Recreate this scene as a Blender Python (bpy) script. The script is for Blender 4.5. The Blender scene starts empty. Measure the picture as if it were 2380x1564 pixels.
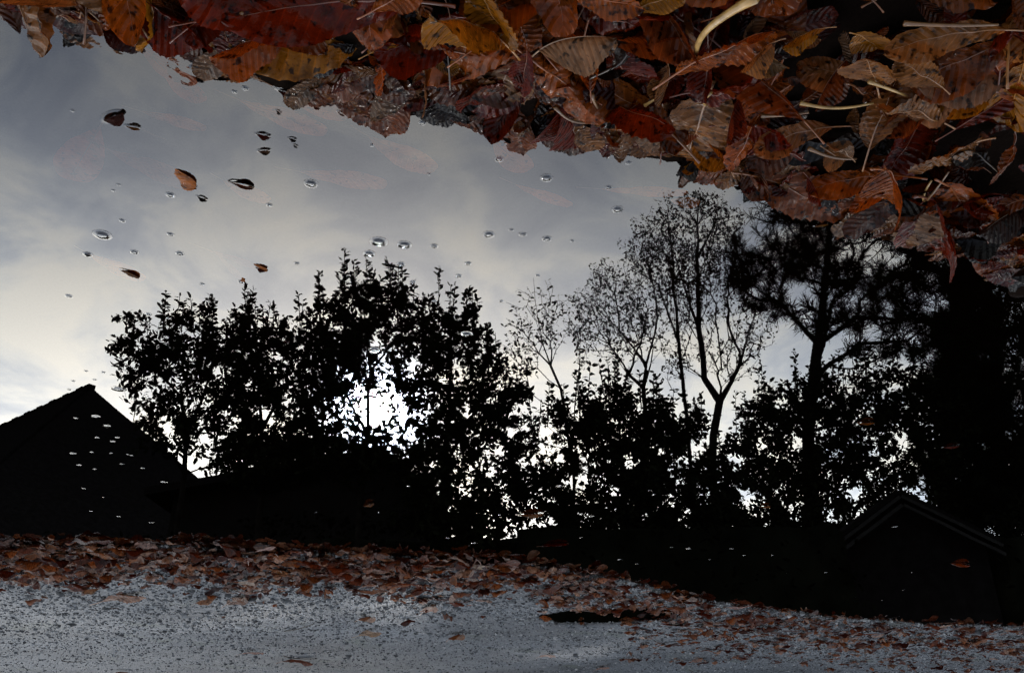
import bpy, math
import numpy as np
from mathutils import Matrix, Vector

rng = np.random.default_rng(11)
scene = bpy.context.scene
COL = scene.collection

# ------------------------------------------------------------------ camera
# The photograph is a puddle picture shown upside down: the camera is rolled by
# 180 degrees, near leaves are at the top of the frame, the far asphalt at the bottom.
CAM_H = 0.55
PITCH = math.radians(26.0)
FPX = 2000.0                       # focal length in pixels of a 2380 px wide frame
cam_data = bpy.data.cameras.new('camera')
cam_data.sensor_width = 36.0
cam_data.lens = 36.0 * FPX / 2380.0
cam_data.clip_start = 0.01
cam_data.clip_end = 2000.0
cam = bpy.data.objects.new('camera', cam_data)
COL.objects.link(cam)
cam.matrix_world = (Matrix.Translation((0, 0, CAM_H))
                    @ Matrix.Rotation(math.pi / 2 - PITCH, 4, 'X')
                    @ Matrix.Rotation(math.pi, 4, 'Z'))
scene.camera = cam


def ray(u, v):
    a = -(np.asarray(u, float) - 1190.0) / FPX
    b = (np.asarray(v, float) - 782.0) / FPX
    return np.stack([a + 0 * b, math.cos(PITCH) + b * math.sin(PITCH) + 0 * a,
                     -math.sin(PITCH) + b * math.cos(PITCH) + 0 * a], -1)


def ground(u, v, z=0.0):
    """where the line of sight of a picture point meets the level z"""
    d = ray(u, v)
    t = (z - CAM_H) / d[..., 2]
    return d * t[..., None] + np.array([0, 0, CAM_H])


def refl(u, v, Y):
    """point at distance Y whose mirror image in the water is seen at (u, v)"""
    d = ray(u, v)
    t = np.asarray(Y, float) / d[..., 1]
    p = d * t[..., None]
    p[..., 2] = -p[..., 2] - CAM_H
    return p


# ------------------------------------------------------------------ sky, sun, exposure
SUN = ray(872.0, 952.0) * np.array([1, 1, -1])
SUN = SUN / np.linalg.norm(SUN)
sun_el = math.asin(SUN[2])
sun_az = math.atan2(SUN[0], SUN[1])          # from +Y towards +X

world = bpy.data.worlds.new('World')
scene.world = world
world.use_nodes = True
wt = world.node_tree
for n in list(wt.nodes):
    wt.nodes.remove(n)


def N(nt, typ, **kw):
    n = nt.nodes.new(typ)
    for k, v in kw.items():
        if k.startswith('i_'):
            n.inputs[k[2:].replace('_', ' ')].default_value = v
        else:
            setattr(n, k, v)
    return n


def math_node(nt, op, a, b=None, clamp=False):
    n = nt.nodes.new('ShaderNodeMath')
    n.operation = op
    n.use_clamp = clamp
    for i, x in enumerate((a, b)):
        if x is None:
            continue
        if isinstance(x, (int, float)):
            n.inputs[i].default_value = x
        else:
            nt.links.new(x, n.inputs[i])
    return n.outputs[0]


def mix_col(nt, fac, a, b, blend='MIX'):
    n = nt.nodes.new('ShaderNodeMix')
    n.data_type = 'RGBA'
    n.blend_type = blend
    n.clamp_factor = True
    for sock, x in ((n.inputs['Factor'], fac), (n.inputs['A'], a), (n.inputs['B'], b)):
        pass
    ins = [s for s in n.inputs if s.enabled]
    for s, x in zip((n.inputs[0], n.inputs[6], n.inputs[7]), (fac, a, b)):
        if isinstance(x, (int, float)):
            s.default_value = x
        elif isinstance(x, (tuple, list)):
            s.default_value = tuple(x) + ((1.0,) if len(x) == 3 else ())
        else:
            nt.links.new(x, s)
    return n.outputs[2]


def ramp(nt, fac, stops, interp='LINEAR'):
    n = nt.nodes.new('ShaderNodeValToRGB')
    n.color_ramp.interpolation = interp
    els = n.color_ramp.elements
    while len(els) > 1:
        els.remove(els[-1])
    for i, (p, c) in enumerate(stops):
        e = els[0] if i == 0 else els.new(p)
        e.position = p
        c = (c, c, c) if isinstance(c, (int, float)) else c
        e.color = tuple(c) + (1.0,)
    nt.links.new(fac, n.inputs[0])
    return n.outputs[0]


sky = N(wt, 'ShaderNodeTexSky')
sky.sky_type = 'NISHITA'
sky.sun_disc = False
sky.sun_elevation = sun_el
sky.sun_rotation = sun_az
sky.air_density = 1.2
sky.dust_density = 2.5
sky.ozone_density = 1.0
tc = N(wt, 'ShaderNodeTexCoord')
sep = N(wt, 'ShaderNodeSeparateXYZ')
wt.links.new(tc.outputs['Generated'], sep.inputs[0])
zc = math_node(wt, 'MAXIMUM', sep.outputs[2], 0.0)
zden = math_node(wt, 'ADD', zc, 0.22)
px_ = math_node(wt, 'DIVIDE', sep.outputs[0], zden)
py_ = math_node(wt, 'DIVIDE', sep.outputs[1], zden)
comb = N(wt, 'ShaderNodeCombineXYZ')
wt.links.new(math_node(wt, 'ADD', px_, 3.7), comb.inputs[0])
wt.links.new(math_node(wt, 'ADD', py_, 1.9), comb.inputs[1])
cloud = N(wt, 'ShaderNodeTexNoise')
cloud.inputs['Scale'].default_value = 4.6
cloud.inputs['Detail'].default_value = 6.0
cloud.inputs['Roughness'].default_value = 0.56
cloud.inputs['Distortion'].default_value = 0.5
wt.links.new(comb.outputs[0], cloud.inputs['Vector'])
# cloud deck: slate undersides to pale tops, brighter towards the horizon and the sun
cl = ramp(wt, cloud.outputs[0], [(0.36, (0.44, 0.515, 0.66)), (0.46, (0.61, 0.675, 0.785)),
                                 (0.54, (0.85, 0.875, 0.90)), (0.63, (1.00, 0.985, 0.945))])
hor = ramp(wt, zc, [(0.0, (1.30, 1.28, 1.22)), (0.30, (1.36, 1.34, 1.27)), (0.42, (1.36, 1.35, 1.30)), (0.50, (1.16, 1.17, 1.17)),
                    (0.60, (0.78, 0.815, 0.87)), (0.70, (0.60, 0.645, 0.74)), (1.0, (0.50, 0.55, 0.66))])
deck = mix_col(wt, 1.0, cl, hor, 'MULTIPLY')
sd = N(wt, 'ShaderNodeVectorMath', operation='DOT_PRODUCT')
wt.links.new(tc.outputs['Generated'], sd.inputs[0])
sd.inputs[1].default_value = tuple(SUN)
sdot = math_node(wt, 'MAXIMUM', sd.outputs['Value'], 0.0)
glow1 = math_node(wt, 'MULTIPLY', math_node(wt, 'POWER', sdot, 1500.0), 34.0)
glow2 = math_node(wt, 'MULTIPLY', math_node(wt, 'POWER', sdot, 14.0), 0.65)
glow = math_node(wt, 'ADD', glow1, glow2)
gcol = mix_col(wt, 1.0, mix_col(wt, 1.0, (0.80, 0.93, 1.18), glow1, 'MULTIPLY'),
               mix_col(wt, 1.0, (1.0, 0.95, 0.86), glow2, 'MULTIPLY'), 'ADD')
skys = mix_col(wt, 1.0, sky.outputs[0], (0.1, 0.1, 0.1), 'MULTIPLY')
base_sky = mix_col(wt, 0.86, skys, deck)
# thin bright cloud on the sun's side, heavier cloud away from it
away = math_node(wt, 'MULTIPLY', math_node(wt, 'ADD', sd.outputs['Value'], 1.0), 0.5)
away = math_node(wt, 'ADD', math_node(wt, 'MULTIPLY', math_node(wt, 'POWER', away, 1.6), 0.72), 0.28)
base_sky = mix_col(wt, 1.0, base_sky, away, 'MULTIPLY')
full = mix_col(wt, 1.0, base_sky, gcol, 'ADD')
bg = N(wt, 'ShaderNodeBackground')
bg.inputs['Strength'].default_value = 1.3
wt.links.new(full, bg.inputs['Color'])
wo = N(wt, 'ShaderNodeOutputWorld')
wt.links.new(bg.outputs[0], wo.inputs['Surface'])

sun_data = bpy.data.lights.new('sun', 'SUN')
sun_data.energy = 0.5
sun_data.angle = math.radians(2.8)
sun_data.color = (1.0, 0.95, 0.88)
sun_ob = bpy.data.objects.new('sun', sun_data)
COL.objects.link(sun_ob)
sun_ob.rotation_euler = Vector(tuple(SUN)).to_track_quat('Z', 'Y').to_euler()
sun_ob.location = (0, 0, 20)

vs = scene.view_settings
scene.display_settings.display_device = 'sRGB'
vs.view_transform = 'Standard'
vs.look = 'None'
vs.exposure = 1.55
vs.gamma = 1.0
cy = scene.cycles
cy.max_bounces = 8
cy.diffuse_bounces = 2
cy.glossy_bounces = 4
cy.transmission_bounces = 4
cy.transparent_max_bounces = 16
cy.caustics_reflective = False
cy.caustics_refractive = False
cy.sample_clamp_indirect = 6.0
cy.use_denoising = True


# ------------------------------------------------------------------ helpers
def tag(o, label=None, cat=None, group=None, kind=None):
    if label:
        o['label'] = label
    if cat:
        o['category'] = cat
    if group:
        o['group'] = group
    if kind:
        o['kind'] = kind
    return o


def mesh_from(name, V, F, mats=(), smooth=True, uv=None, attr=None):
    me = bpy.data.meshes.new(name)
    V = np.asarray(V, np.float32)
    if isinstance(F, np.ndarray) and F.ndim == 2:
        nf, k = F.shape
        me.vertices.add(len(V))
        me.vertices.foreach_set('co', V.ravel())
        me.loops.add(nf * k)
        me.loops.foreach_set('vertex_index', F.astype(np.int32).ravel())
        me.polygons.add(nf)
        me.polygons.foreach_set('loop_start', np.arange(0, nf * k, k, dtype=np.int32))
        me.update(calc_edges=True)
        idx = F.astype(np.int64).ravel()
    else:
        me.from_pydata(V.tolist(), [], [list(map(int, f)) for f in F])
        idx = np.array([i for f in F for i in f])
    if smooth:
        me.polygons.foreach_set('use_smooth', np.ones(len(me.polygons), bool))
    if uv is not None:
        l = me.uv_layers.new(name='UVMap')
        l.data.foreach_set('uv', np.asarray(uv, np.float32)[idx].ravel())
    if attr is not None:
        a = me.color_attributes.new('tint', 'FLOAT_COLOR', 'POINT')
        c = np.ones((len(V), 4), np.float32)
        c[:, :3] = attr
        a.data.foreach_set('color', c.ravel())
    for m in mats:
        me.materials.append(m)
    me.validate()
    return me


def obj(name, me, parent=None):
    o = bpy.data.objects.new(name, me)
    COL.objects.link(o)
    if parent is not None:
        o.parent = parent
    return o


def empty(name, loc=(0, 0, 0)):
    o = bpy.data.objects.new(name, None)
    o.empty_display_size = 0.1
    COL.objects.link(o)
    o.location = tuple(float(c) for c in loc)
    return o


def new_mat(name):
    m = bpy.data.materials.new(name)
    m.use_nodes = True
    nt = m.node_tree
    for n in list(nt.nodes):
        nt.nodes.remove(n)
    out = nt.nodes.new('ShaderNodeOutputMaterial')
    return m, nt, out


def noise(nt, scale, detail=3.0, vec=None, rough=0.5, dist=0.0):
    n = nt.nodes.new('ShaderNodeTexNoise')
    n.inputs['Scale'].default_value = scale
    n.inputs['Detail'].default_value = detail
    n.inputs['Roughness'].default_value = rough
    n.inputs['Distortion'].default_value = dist
    if vec is not None:
        nt.links.new(vec, n.inputs['Vector'])
    return n.outputs[0]


def pos(nt):
    return nt.nodes.new('ShaderNodeNewGeometry').outputs['Position']


def simple_mat(name, col, rough=0.7, var=0.35, scale=6.0, spec=0.3):
    m, nt, out = new_mat(name)
    p = N(nt, 'ShaderNodeBsdfPrincipled')
    f = noise(nt, scale, 4.0, pos(nt))
    c = ramp(nt, f, [(0.3, tuple(x * (1 - var) for x in col)), (0.7, tuple(x * (1 + var) for x in col))])
    nt.links.new(c, p.inputs['Base Color'])
    p.inputs['Roughness'].default_value = rough
    p.inputs['Specular IOR Level'].default_value = spec
    nt.links.new(p.outputs[0], out.inputs['Surface'])
    return m


# ------------------------------------------------------------------ materials
def leaf_mat(name, src, wet=0.42, spec=0.10, gloss=0.07):
    """fallen leaf: tint from the object colour or the mesh attribute, veins and blotches on top"""
    m, nt, out = new_mat(name)
    if src == 'object':
        t = nt.nodes.new('ShaderNodeObjectInfo').outputs['Color']
    else:
        a = nt.nodes.new('ShaderNodeAttribute')
        a.attribute_name = 'tint'
        t = a.outputs['Color']
    uvn = nt.nodes.new('ShaderNodeUVMap')
    sp = nt.nodes.new('ShaderNodeSeparateXYZ')
    nt.links.new(uvn.outputs[0], sp.inputs[0])
    s, tt = sp.outputs[0], sp.outputs[1]                  # s along, tt -1..1 across (stored 0..1)
    ta = math_node(nt, 'ABSOLUTE', math_node(nt, 'SUBTRACT', math_node(nt, 'MULTIPLY', tt, 2.0), 1.0))
    ph = math_node(nt, 'SUBTRACT', math_node(nt, 'MULTIPLY', s, 12.0), math_node(nt, 'MULTIPLY', ta, 1.7))
    fr = math_node(nt, 'ABSOLUTE', math_node(nt, 'SUBTRACT', math_node(nt, 'FRACT', ph), 0.5))
    vein = math_node(nt, 'GREATER_THAN', fr, 0.44)
    g = pos(nt)
    n1 = noise(nt, 55.0, 5.0, g, 0.6)
    n2 = noise(nt, 260.0, 3.0, g)
    blot = ramp(nt, n1, [(0.32, 0.35), (0.5, 0.95), (0.72, 1.5)])
    c = mix_col(nt, 1.0, t, blot, 'MULTIPLY')
    spots = ramp(nt, noise(nt, 140.0, 2.0, g, 0.5), [(0.33, 0.15), (0.42, 1.0)])
    c = mix_col(nt, 1.0, c, spots, 'MULTIPLY')
    rim = ramp(nt, ta, [(0.0, 1.0), (0.85, 1.0), (1.0, 1.12)])
    c = mix_col(nt, 1.0, c, rim, 'MULTIPLY')
    vc = mix_col(nt, 1.0, c, (1.7, 1.5, 1.3), 'MULTIPLY')
    c = mix_col(nt, math_node(nt, 'MULTIPLY', vein, math_node(nt, 'MULTIPLY', n1, 0.9)), c, vc)
    p = N(nt, 'ShaderNodeBsdfPrincipled')
    nt.links.new(c, p.inputs['Base Color'])
    r = ramp(nt, n1, [(0.3, wet - gloss), (0.7, wet + gloss)])
    nt.links.new(r, p.inputs['Roughness'])
    p.inputs['Specular IOR Level'].default_value = spec
    b = nt.nodes.new('ShaderNodeBump')
    b.inputs['Strength'].default_value = 0.9
    b.inputs['Distance'].default_value = 0.0032
    n3 = noise(nt, 110.0, 4.0, g, 0.6, 0.6)
    hgt = math_node(nt, 'ADD', math_node(nt, 'MULTIPLY', fr, 0.8), math_node(nt, 'ADD', math_node(nt, 'MULTIPLY', n2, 0.15), math_node(nt, 'MULTIPLY', n3, 0.6)))
    nt.links.new(hgt, b.inputs['Height'])
    nt.links.new(b.outputs[0], p.inputs['Normal'])
    tr = N(nt, 'ShaderNodeBsdfTranslucent')
    tcol = mix_col(nt, 1.0, c, (1.9, 1.0, 0.55), 'MULTIPLY')
    nt.links.new(tcol, tr.inputs['Color'])
    mx = nt.nodes.new('ShaderNodeMixShader')
    mx.inputs[0].default_value = 0.22
    nt.links.new(p.outputs[0], mx.inputs[1])
    nt.links.new(tr.outputs[0], mx.inputs[2])
    nt.links.new(mx.outputs[0], out.inputs['Surface'])
    return m


M_LEAF = leaf_mat('fallen_leaf', 'object', 0.16)
M_LITTER = leaf_mat('leaf_litter', 'tint', 0.20)
M_SOAK = leaf_mat('soaked_leaf', 'tint', 0.17, 0.15, 0.05)
M_DRY = leaf_mat('drier_leaf', 'object', 0.5, 0.15)
M_DRYL = leaf_mat('drier_litter', 'tint', 0.5, 0.15)


def stalk_mat():
    m, nt, out = new_mat('leaf_stalk')
    p = N(nt, 'ShaderNodeBsdfPrincipled')
    t = nt.nodes.new('ShaderNodeObjectInfo').outputs['Color']
    f = noise(nt, 90.0, 3.0, pos(nt))
    c = mix_col(nt, 1.0, t, ramp(nt, f, [(0.3, 0.6), (0.7, 1.3)]), 'MULTIPLY')
    nt.links.new(c, p.inputs['Base Color'])
    p.inputs['Roughness'].default_value = 0.35
    nt.links.new(p.outputs[0], out.inputs['Surface'])
    return m


M_STALK = stalk_mat()


def water_mat():
    m, nt, out = new_mat('puddle_water')
    g = pos(nt)
    b = nt.nodes.new('ShaderNodeBump')
    b.inputs['Strength'].default_value = 1.0
    b.inputs['Distance'].default_value = 0.001
    h = math_node(nt, 'ADD', math_node(nt, 'MULTIPLY', noise(nt, 5.0, 0.0, g), 0.05),
                  math_node(nt, 'MULTIPLY', noise(nt, 19.0, 0.0, g), 0.004))
    nt.links.new(h, b.inputs['Height'])
    fr = nt.nodes.new('ShaderNodeFresnel')
    fr.inputs['IOR'].default_value = 1.45
    nt.links.new(b.outputs[0], fr.inputs['Normal'])
    gl = N(nt, 'ShaderNodeBsdfGlossy')
    gl.inputs['Roughness'].default_value = 0.0
    gl.inputs['Color'].default_value = (1, 1, 1, 1)
    nt.links.new(b.outputs[0], gl.inputs['Normal'])
    tr = N(nt, 'ShaderNodeBsdfTransparent')
    tr.inputs['Color'].default_value = (0.50, 0.40, 0.31, 1)     # silty brown water
    mx = nt.nodes.new('ShaderNodeMixShader')
    nt.links.new(fr.outputs[0], mx.inputs[0])
    nt.links.new(tr.outputs[0], mx.inputs[1])
    nt.links.new(gl.outputs[0], mx.inputs[2])
    nt.links.new(mx.outputs[0], out.inputs['Surface'])
    return m


def bubble_mat():
    m, nt, out = new_mat('bubble_film')
    fr = nt.nodes.new('ShaderNodeFresnel')
    fr.inputs['IOR'].default_value = 1.5
    gl = N(nt, 'ShaderNodeBsdfGlossy')
    gl.inputs['Roughness'].default_value = 0.02
    gl.inputs['Color'].default_value = (1, 1, 1, 1)
    tr = N(nt, 'ShaderNodeBsdfTransparent')
    tr.inputs['Color'].default_value = (0.9, 0.9, 0.88, 1)
    mx = nt.nodes.new('ShaderNodeMixShader')
    nt.links.new(fr.outputs[0], mx.inputs[0])
    nt.links.new(tr.outputs[0], mx.inputs[1])
    nt.links.new(gl.outputs[0], mx.inputs[2])
    nt.links.new(mx.outputs[0], out.inputs['Surface'])
    return m


def ground_mat():
    m, nt, out = new_mat('asphalt')
    g = pos(nt)
    sp = nt.nodes.new('ShaderNodeSeparateXYZ')
    nt.links.new(g, sp.inputs[0])
    grain = noise(nt, 150.0, 3.0, g, 0.6)
    vor = nt.nodes.new('ShaderNodeTexVoronoi')
    vor.inputs['Scale'].default_value = 85.0
    nt.links.new(g, vor.inputs['Vector'])
    big = noise(nt, 1.3, 4.0, g)
    c = ramp(nt, grain, [(0.33, (0.008, 0.009, 0.010)), (0.46, (0.043, 0.046, 0.048)),
                         (0.60, (0.072, 0.077, 0.080)), (0.75, (0.14, 0.145, 0.15))])
    c = mix_col(nt, 0.55, c, ramp(nt, vor.outputs['Color'], [(0.0, (0.014, 0.016, 0.018)), (1.0, (0.100, 0.106, 0.110))]))
    c = mix_col(nt, 1.0, c, ramp(nt, big, [(0.3, 0.5), (0.5, 1.0), (0.7, 1.35)]), 'MULTIPLY')
    # moss in faint patches
    moss = ramp(nt, noise(nt, 3.1, 5.0, g), [(0.60, 0.0), (0.70, 0.45)])
    c = mix_col(nt, moss, c, (0.030, 0.040, 0.018))
    # black silt on the floor of the puddle, damp rim just above the water line
    silt = ramp(nt, math_node(nt, 'ADD', math_node(nt, 'MULTIPLY', sp.outputs[2], 40.0), 0.5),
                [(0.28, 1.0), (0.72, 0.0)])
    c = mix_col(nt, silt, c, (0.003, 0.0026, 0.0022))
    soil = ramp(nt, math_node(nt, 'MULTIPLY', sp.outputs[1], 0.2), [(0.20, 1.0), (0.28, 0.0)])   # leaf mould on the near bank
    c = mix_col(nt, soil, c, (0.006, 0.004, 0.003))
    p = N(nt, 'ShaderNodeBsdfPrincipled')
    nt.links.new(c, p.inputs['Base Color'])
    p.inputs['Roughness'].default_value = 0.62
    dry = math_node(nt, 'MULTIPLY', math_node(nt, 'SUBTRACT', 1.0, silt), math_node(nt, 'SUBTRACT', 1.0, soil))
    nt.links.new(math_node(nt, 'MULTIPLY', dry, 0.35), p.inputs['Specular IOR Level'])
    b = nt.nodes.new('ShaderNodeBump')
    b.inputs['Strength'].default_value = 0.7
    b.inputs['Distance'].default_value = 0.004
    nt.links.new(math_node(nt, 'ADD', grain, math_node(nt, 'MULTIPLY', vor.outputs['Distance'], 0.8)), b.inputs['Height'])
    nt.links.new(b.outputs[0], p.inputs['Normal'])
    nt.links.new(p.outputs[0], out.inputs['Surface'])
    return m


M_WATER = water_mat()
M_BUBBLE = bubble_mat()
M_GROUND = ground_mat()
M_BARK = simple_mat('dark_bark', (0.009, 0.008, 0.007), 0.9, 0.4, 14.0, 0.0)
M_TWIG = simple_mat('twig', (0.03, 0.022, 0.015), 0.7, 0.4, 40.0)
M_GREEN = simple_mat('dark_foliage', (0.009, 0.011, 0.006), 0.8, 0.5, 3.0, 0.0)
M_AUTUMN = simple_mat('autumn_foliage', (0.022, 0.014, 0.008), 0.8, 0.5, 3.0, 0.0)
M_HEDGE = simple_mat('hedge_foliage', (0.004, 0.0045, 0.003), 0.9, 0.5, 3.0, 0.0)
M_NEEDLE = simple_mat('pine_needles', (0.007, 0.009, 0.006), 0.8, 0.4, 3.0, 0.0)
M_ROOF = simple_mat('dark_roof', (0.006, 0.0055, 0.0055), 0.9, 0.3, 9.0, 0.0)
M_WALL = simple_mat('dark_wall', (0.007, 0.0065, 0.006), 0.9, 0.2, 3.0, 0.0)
M_BOARD = simple_mat('weathered_board', (0.014, 0.0135, 0.013), 0.85, 0.2, 12.0, 0.1)
M_GRIT, _nt, _out = new_mat('grit')
_p = N(_nt, 'ShaderNodeBsdfPrincipled')
_c = ramp(_nt, _nt.nodes.new('ShaderNodeNewGeometry').outputs['Random Per Island'],
          [(0.0, (0.006, 0.006, 0.007)), (0.45, (0.018, 0.020, 0.022)), (0.7, (0.075, 0.082, 0.088)), (1.0, (0.20, 0.20, 0.195))])
_nt.links.new(_c, _p.inputs['Base Color'])
_p.inputs['Roughness'].default_value = 0.7
_nt.links.new(_p.outputs[0], _out.inputs['Surface'])

# ------------------------------------------------------------------ ground and water
NEAR_PX = np.array([(-250, -60), (0, 0), (147, 34), (280, 74), (450, 112), (600, 150), (760, 186), (1000, 228), (1200, 268),
                    (1400, 302), (1600, 362), (1720, 410), (1900, 470), (2080, 520), (2233, 580), (2450, 660), (2700, 760)], float)
FAR_PX = np.array([(-700, 1255), (-150, 1262), (147, 1268), (400, 1270), (600, 1284), (800, 1292), (1000, 1298), (1200, 1308),
                   (1400, 1340), (1600, 1385), (1800, 1420), (2000, 1441), (2233, 1452), (2700, 1462)], float)
nw = ground(NEAR_PX[:, 0], NEAR_PX[:, 1])
fw = ground(FAR_PX[:, 0], FAR_PX[:, 1])
n_ord = np.argsort(nw[:, 0])
f_ord = np.argsort(fw[:, 0])


def y_near(x):
    return np.interp(x, nw[n_ord, 0], nw[n_ord, 1])


def y_far(x):
    return np.interp(x, fw[f_ord, 0], fw[f_ord, 1])


_w = []
_r = np.random.default_rng(5)
for lam, amp in ((0.9, .0035), (0.5, .003), (0.3, .0028), (0.17, .0022), (0.11, .0016), (0.07, .0011)):
    for _ in range(4):
        th = _r.uniform(0, 2 * math.pi)
        _w.append((math.cos(th) * 2 * math.pi / lam, math.sin(th) * 2 * math.pi / lam, _r.uniform(0, 6.28), amp * 0.6))


def fbm(x, y):
    z = 0 * x
    for kx, ky, ph, a in _w:
        z = z + a * np.sin(kx * x + ky * y + ph)
    return z


pc = ground(1412.0, 1433.0)
pe1 = ground(1580.0, 1433.0)
pe2 = ground(1412.0, 1452.0)
prx, pry = abs(pe1[0] - pc[0]), abs(pe2[1] - pc[1])


def height(x, y):
    dn = y - y_near(x)
    df = y_far(x) - y
    side = np.minimum(3.6 - x, x + 5.2)
    d = np.minimum(np.minimum(dn, df), side)
    ins = -0.042 * (1 - np.exp(-np.maximum(d, 0) / 0.28))
    o = np.maximum(-d, 0)
    outs = 0.016 * (1 - np.exp(-o / 0.35)) + 0.0025 * np.minimum(o, 8)
    nearside = (dn < 0.05)
    z = np.where(d > 0, ins, outs) + fbm(x, y) * np.where(nearside, 0.6, np.clip(0.35 + np.abs(d) * 1.2, 0, 0.8))
    far = np.clip((np.hypot(x, y) - 8) / 4, 0, 1)
    z = z * (1 - far) + far * 0.03
    q = ((x - pc[0]) / prx) ** 2 + ((y - pc[1]) / pry) ** 2
    z = z - 0.045 * np.exp(-q ** 1.6 * 1.1)
    return z


def axis(lo, hi, step, far):
    mid = np.arange(lo, hi, step)
    grow = np.cumsum(step * 1.25 ** np.arange(1, 40))
    grow = grow[grow < far]
    return np.concatenate([(lo - grow)[::-1], mid, hi + grow])


gx = axis(-5.6, 4.2, 0.032, 600.0)
gy = axis(0.1, 7.6, 0.032, 600.0)
GX, GY = np.meshgrid(gx, gy)
GZ = height(GX, GY)
nx, ny = len(gx), len(gy)
ii = np.arange(nx * ny).reshape(ny, nx)
F = np.stack([ii[:-1, :-1].ravel(), ii[:-1, 1:].ravel(), ii[1:, 1:].ravel(), ii[1:, :-1].ravel()], -1)
g_ob = obj('ground', mesh_from('ground', np.stack([GX, GY, GZ], -1).reshape(-1, 3), F, [M_GROUND]))
tag(g_ob, kind='structure')

wv = np.array([(-6.5, -0.6, 0), (5.0, -0.6, 0), (5.0, 6.6, 0), (-6.5, 6.6, 0)], float)
w_ob = obj('water', mesh_from('water', wv, [(0, 1, 2, 3)], [M_WATER], smooth=False))
tag(w_ob, kind='structure')

def polytube(line, rad, sides):
    line = np.asarray(line, float)
    tg = np.gradient(line, axis=0)
    tg /= np.linalg.norm(tg, axis=1, keepdims=True) + 1e-9
    ref = np.array([0.1, 0.2, 1.0]) if np.mean(np.abs(tg[:, 2])) < .8 else np.array([1.0, .1, 0])
    x = np.cross(ref, tg)
    x /= np.linalg.norm(x, axis=1, keepdims=True) + 1e-9
    y = np.cross(tg, x)
    a = np.arange(sides) * 2 * math.pi / sides
    V = line[:, None] + (x[:, None] * np.cos(a)[None, :, None] + y[:, None] * np.sin(a)[None, :, None]) * np.asarray(rad)[:, None, None]
    n = len(line)
    F = []
    for i in range(n - 1):
        for j in range(sides):
            F.append((i * sides + j, i * sides + (j + 1) % sides, (i + 1) * sides + (j + 1) % sides, (i + 1) * sides + j))
    F.append(tuple(reversed(range(sides))))
    F.append(tuple((n - 1) * sides + j for j in range(sides)))
    return V.reshape(-1, 3), F


# ------------------------------------------------------------------ trees (seen mirrored in the puddle)
LEAF_V = np.array([(0, 0, 0), (0.34, 0.25, 0.05), (0.34, 0, -0.02), (0.34, -0.25, 0.05), (0.74, 0.19, 0.0), (0.74, 0, -0.06),
                   (0.74, -0.19, 0.0), (1.0, 0, -0.14)])
LEAF_F = np.array([(0, 2, 1), (0, 3, 2), (1, 2, 5), (1, 5, 4), (3, 6, 5), (3, 5, 2), (4, 5, 7), (5, 6, 7)])


def frames(d, r):
    d = d / np.linalg.norm(d, axis=1, keepdims=True)
    a = r.normal(size=d.shape)
    a[:, 2] += 1.2
    y = np.cross(a, d)
    y /= np.linalg.norm(y, axis=1, keepdims=True) + 1e-9
    z = np.cross(d, y)
    return np.stack([d, y, z], -1)


def scatter(TV, TF, P, D, S, r):
    R = frames(D, r)
    V = np.einsum('nij,kj->nki', R, TV) * S[:, None, None] + P[:, None, :]
    n, k = len(P), len(TV)
    F = (TF[None] + (np.arange(n) * k)[:, None, None]).reshape(-1, TF.shape[1])
    return V.reshape(-1, 3), F


def grow(trunk, tips, bf, seg, r, sag=0.0):
    """minimal-path tree: every tip joins the structure where path and gap are short"""
    cap = 40 + len(tips) * 14 + 500
    P = np.zeros((cap, 3))
    par = -np.ones(cap, int)
    pl = np.zeros(cap)
    n = 0
    for line in trunk:
        prev = -1
        if line[0] is not None and n > 0:
            prev = int(np.argmin(np.linalg.norm(P[:n] - line[0], axis=1)))
        pts = np.array(line)
        for k in range(len(pts)):
            if prev >= 0 and k == 0:
                continue
            st = [pts[k]]
            if k > 0:
                m = max(1, int(np.linalg.norm(pts[k] - pts[k - 1]) / (seg * 1.3)))
                st = [pts[k - 1] + (pts[k] - pts[k - 1]) * j / m for j in range(1, m + 1)]
            for q in st:
                P[n] = q + r.normal(size=3) * seg * 0.05
                par[n] = prev
                pl[n] = 0 if prev < 0 else pl[prev] + np.linalg.norm(P[n] - P[prev])
                prev = n
                n += 1
    n_tr = n
    base = P[0].copy()
    order = np.argsort(np.linalg.norm(tips - P[max(0, n - 1)], axis=1) * 0.3 + np.linalg.norm(tips - base, axis=1))
    ends = []
    for t in tips[order]:
        d = np.linalg.norm(P[:n] - t, axis=1)
        up = np.clip(P[:n, 2] - t[2], 0, None)
        c = d + bf * pl[:n] + 0.8 * up
        c[0] += 5
        k = int(np.argmin(c))
        gap = t - P[k]
        L = d[k]
        m = int(min(12, max(1, round(L / seg))))
        perp = r.normal(size=3) * L * 0.09
        prev = k
        for j in range(1, m + 1):
            f = j / m
            q = P[k] + gap * f + perp * math.sin(math.pi * f)
            q[2] -= sag * L * math.sin(math.pi * f)
            if n >= cap:
                break
            P[n] = q
            par[n] = prev
            pl[n] = pl[prev] + L / m
            prev = n
            n += 1
        ends.append((k, prev, m))
    return P[:n], par[:n], ends, n_tr


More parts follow.
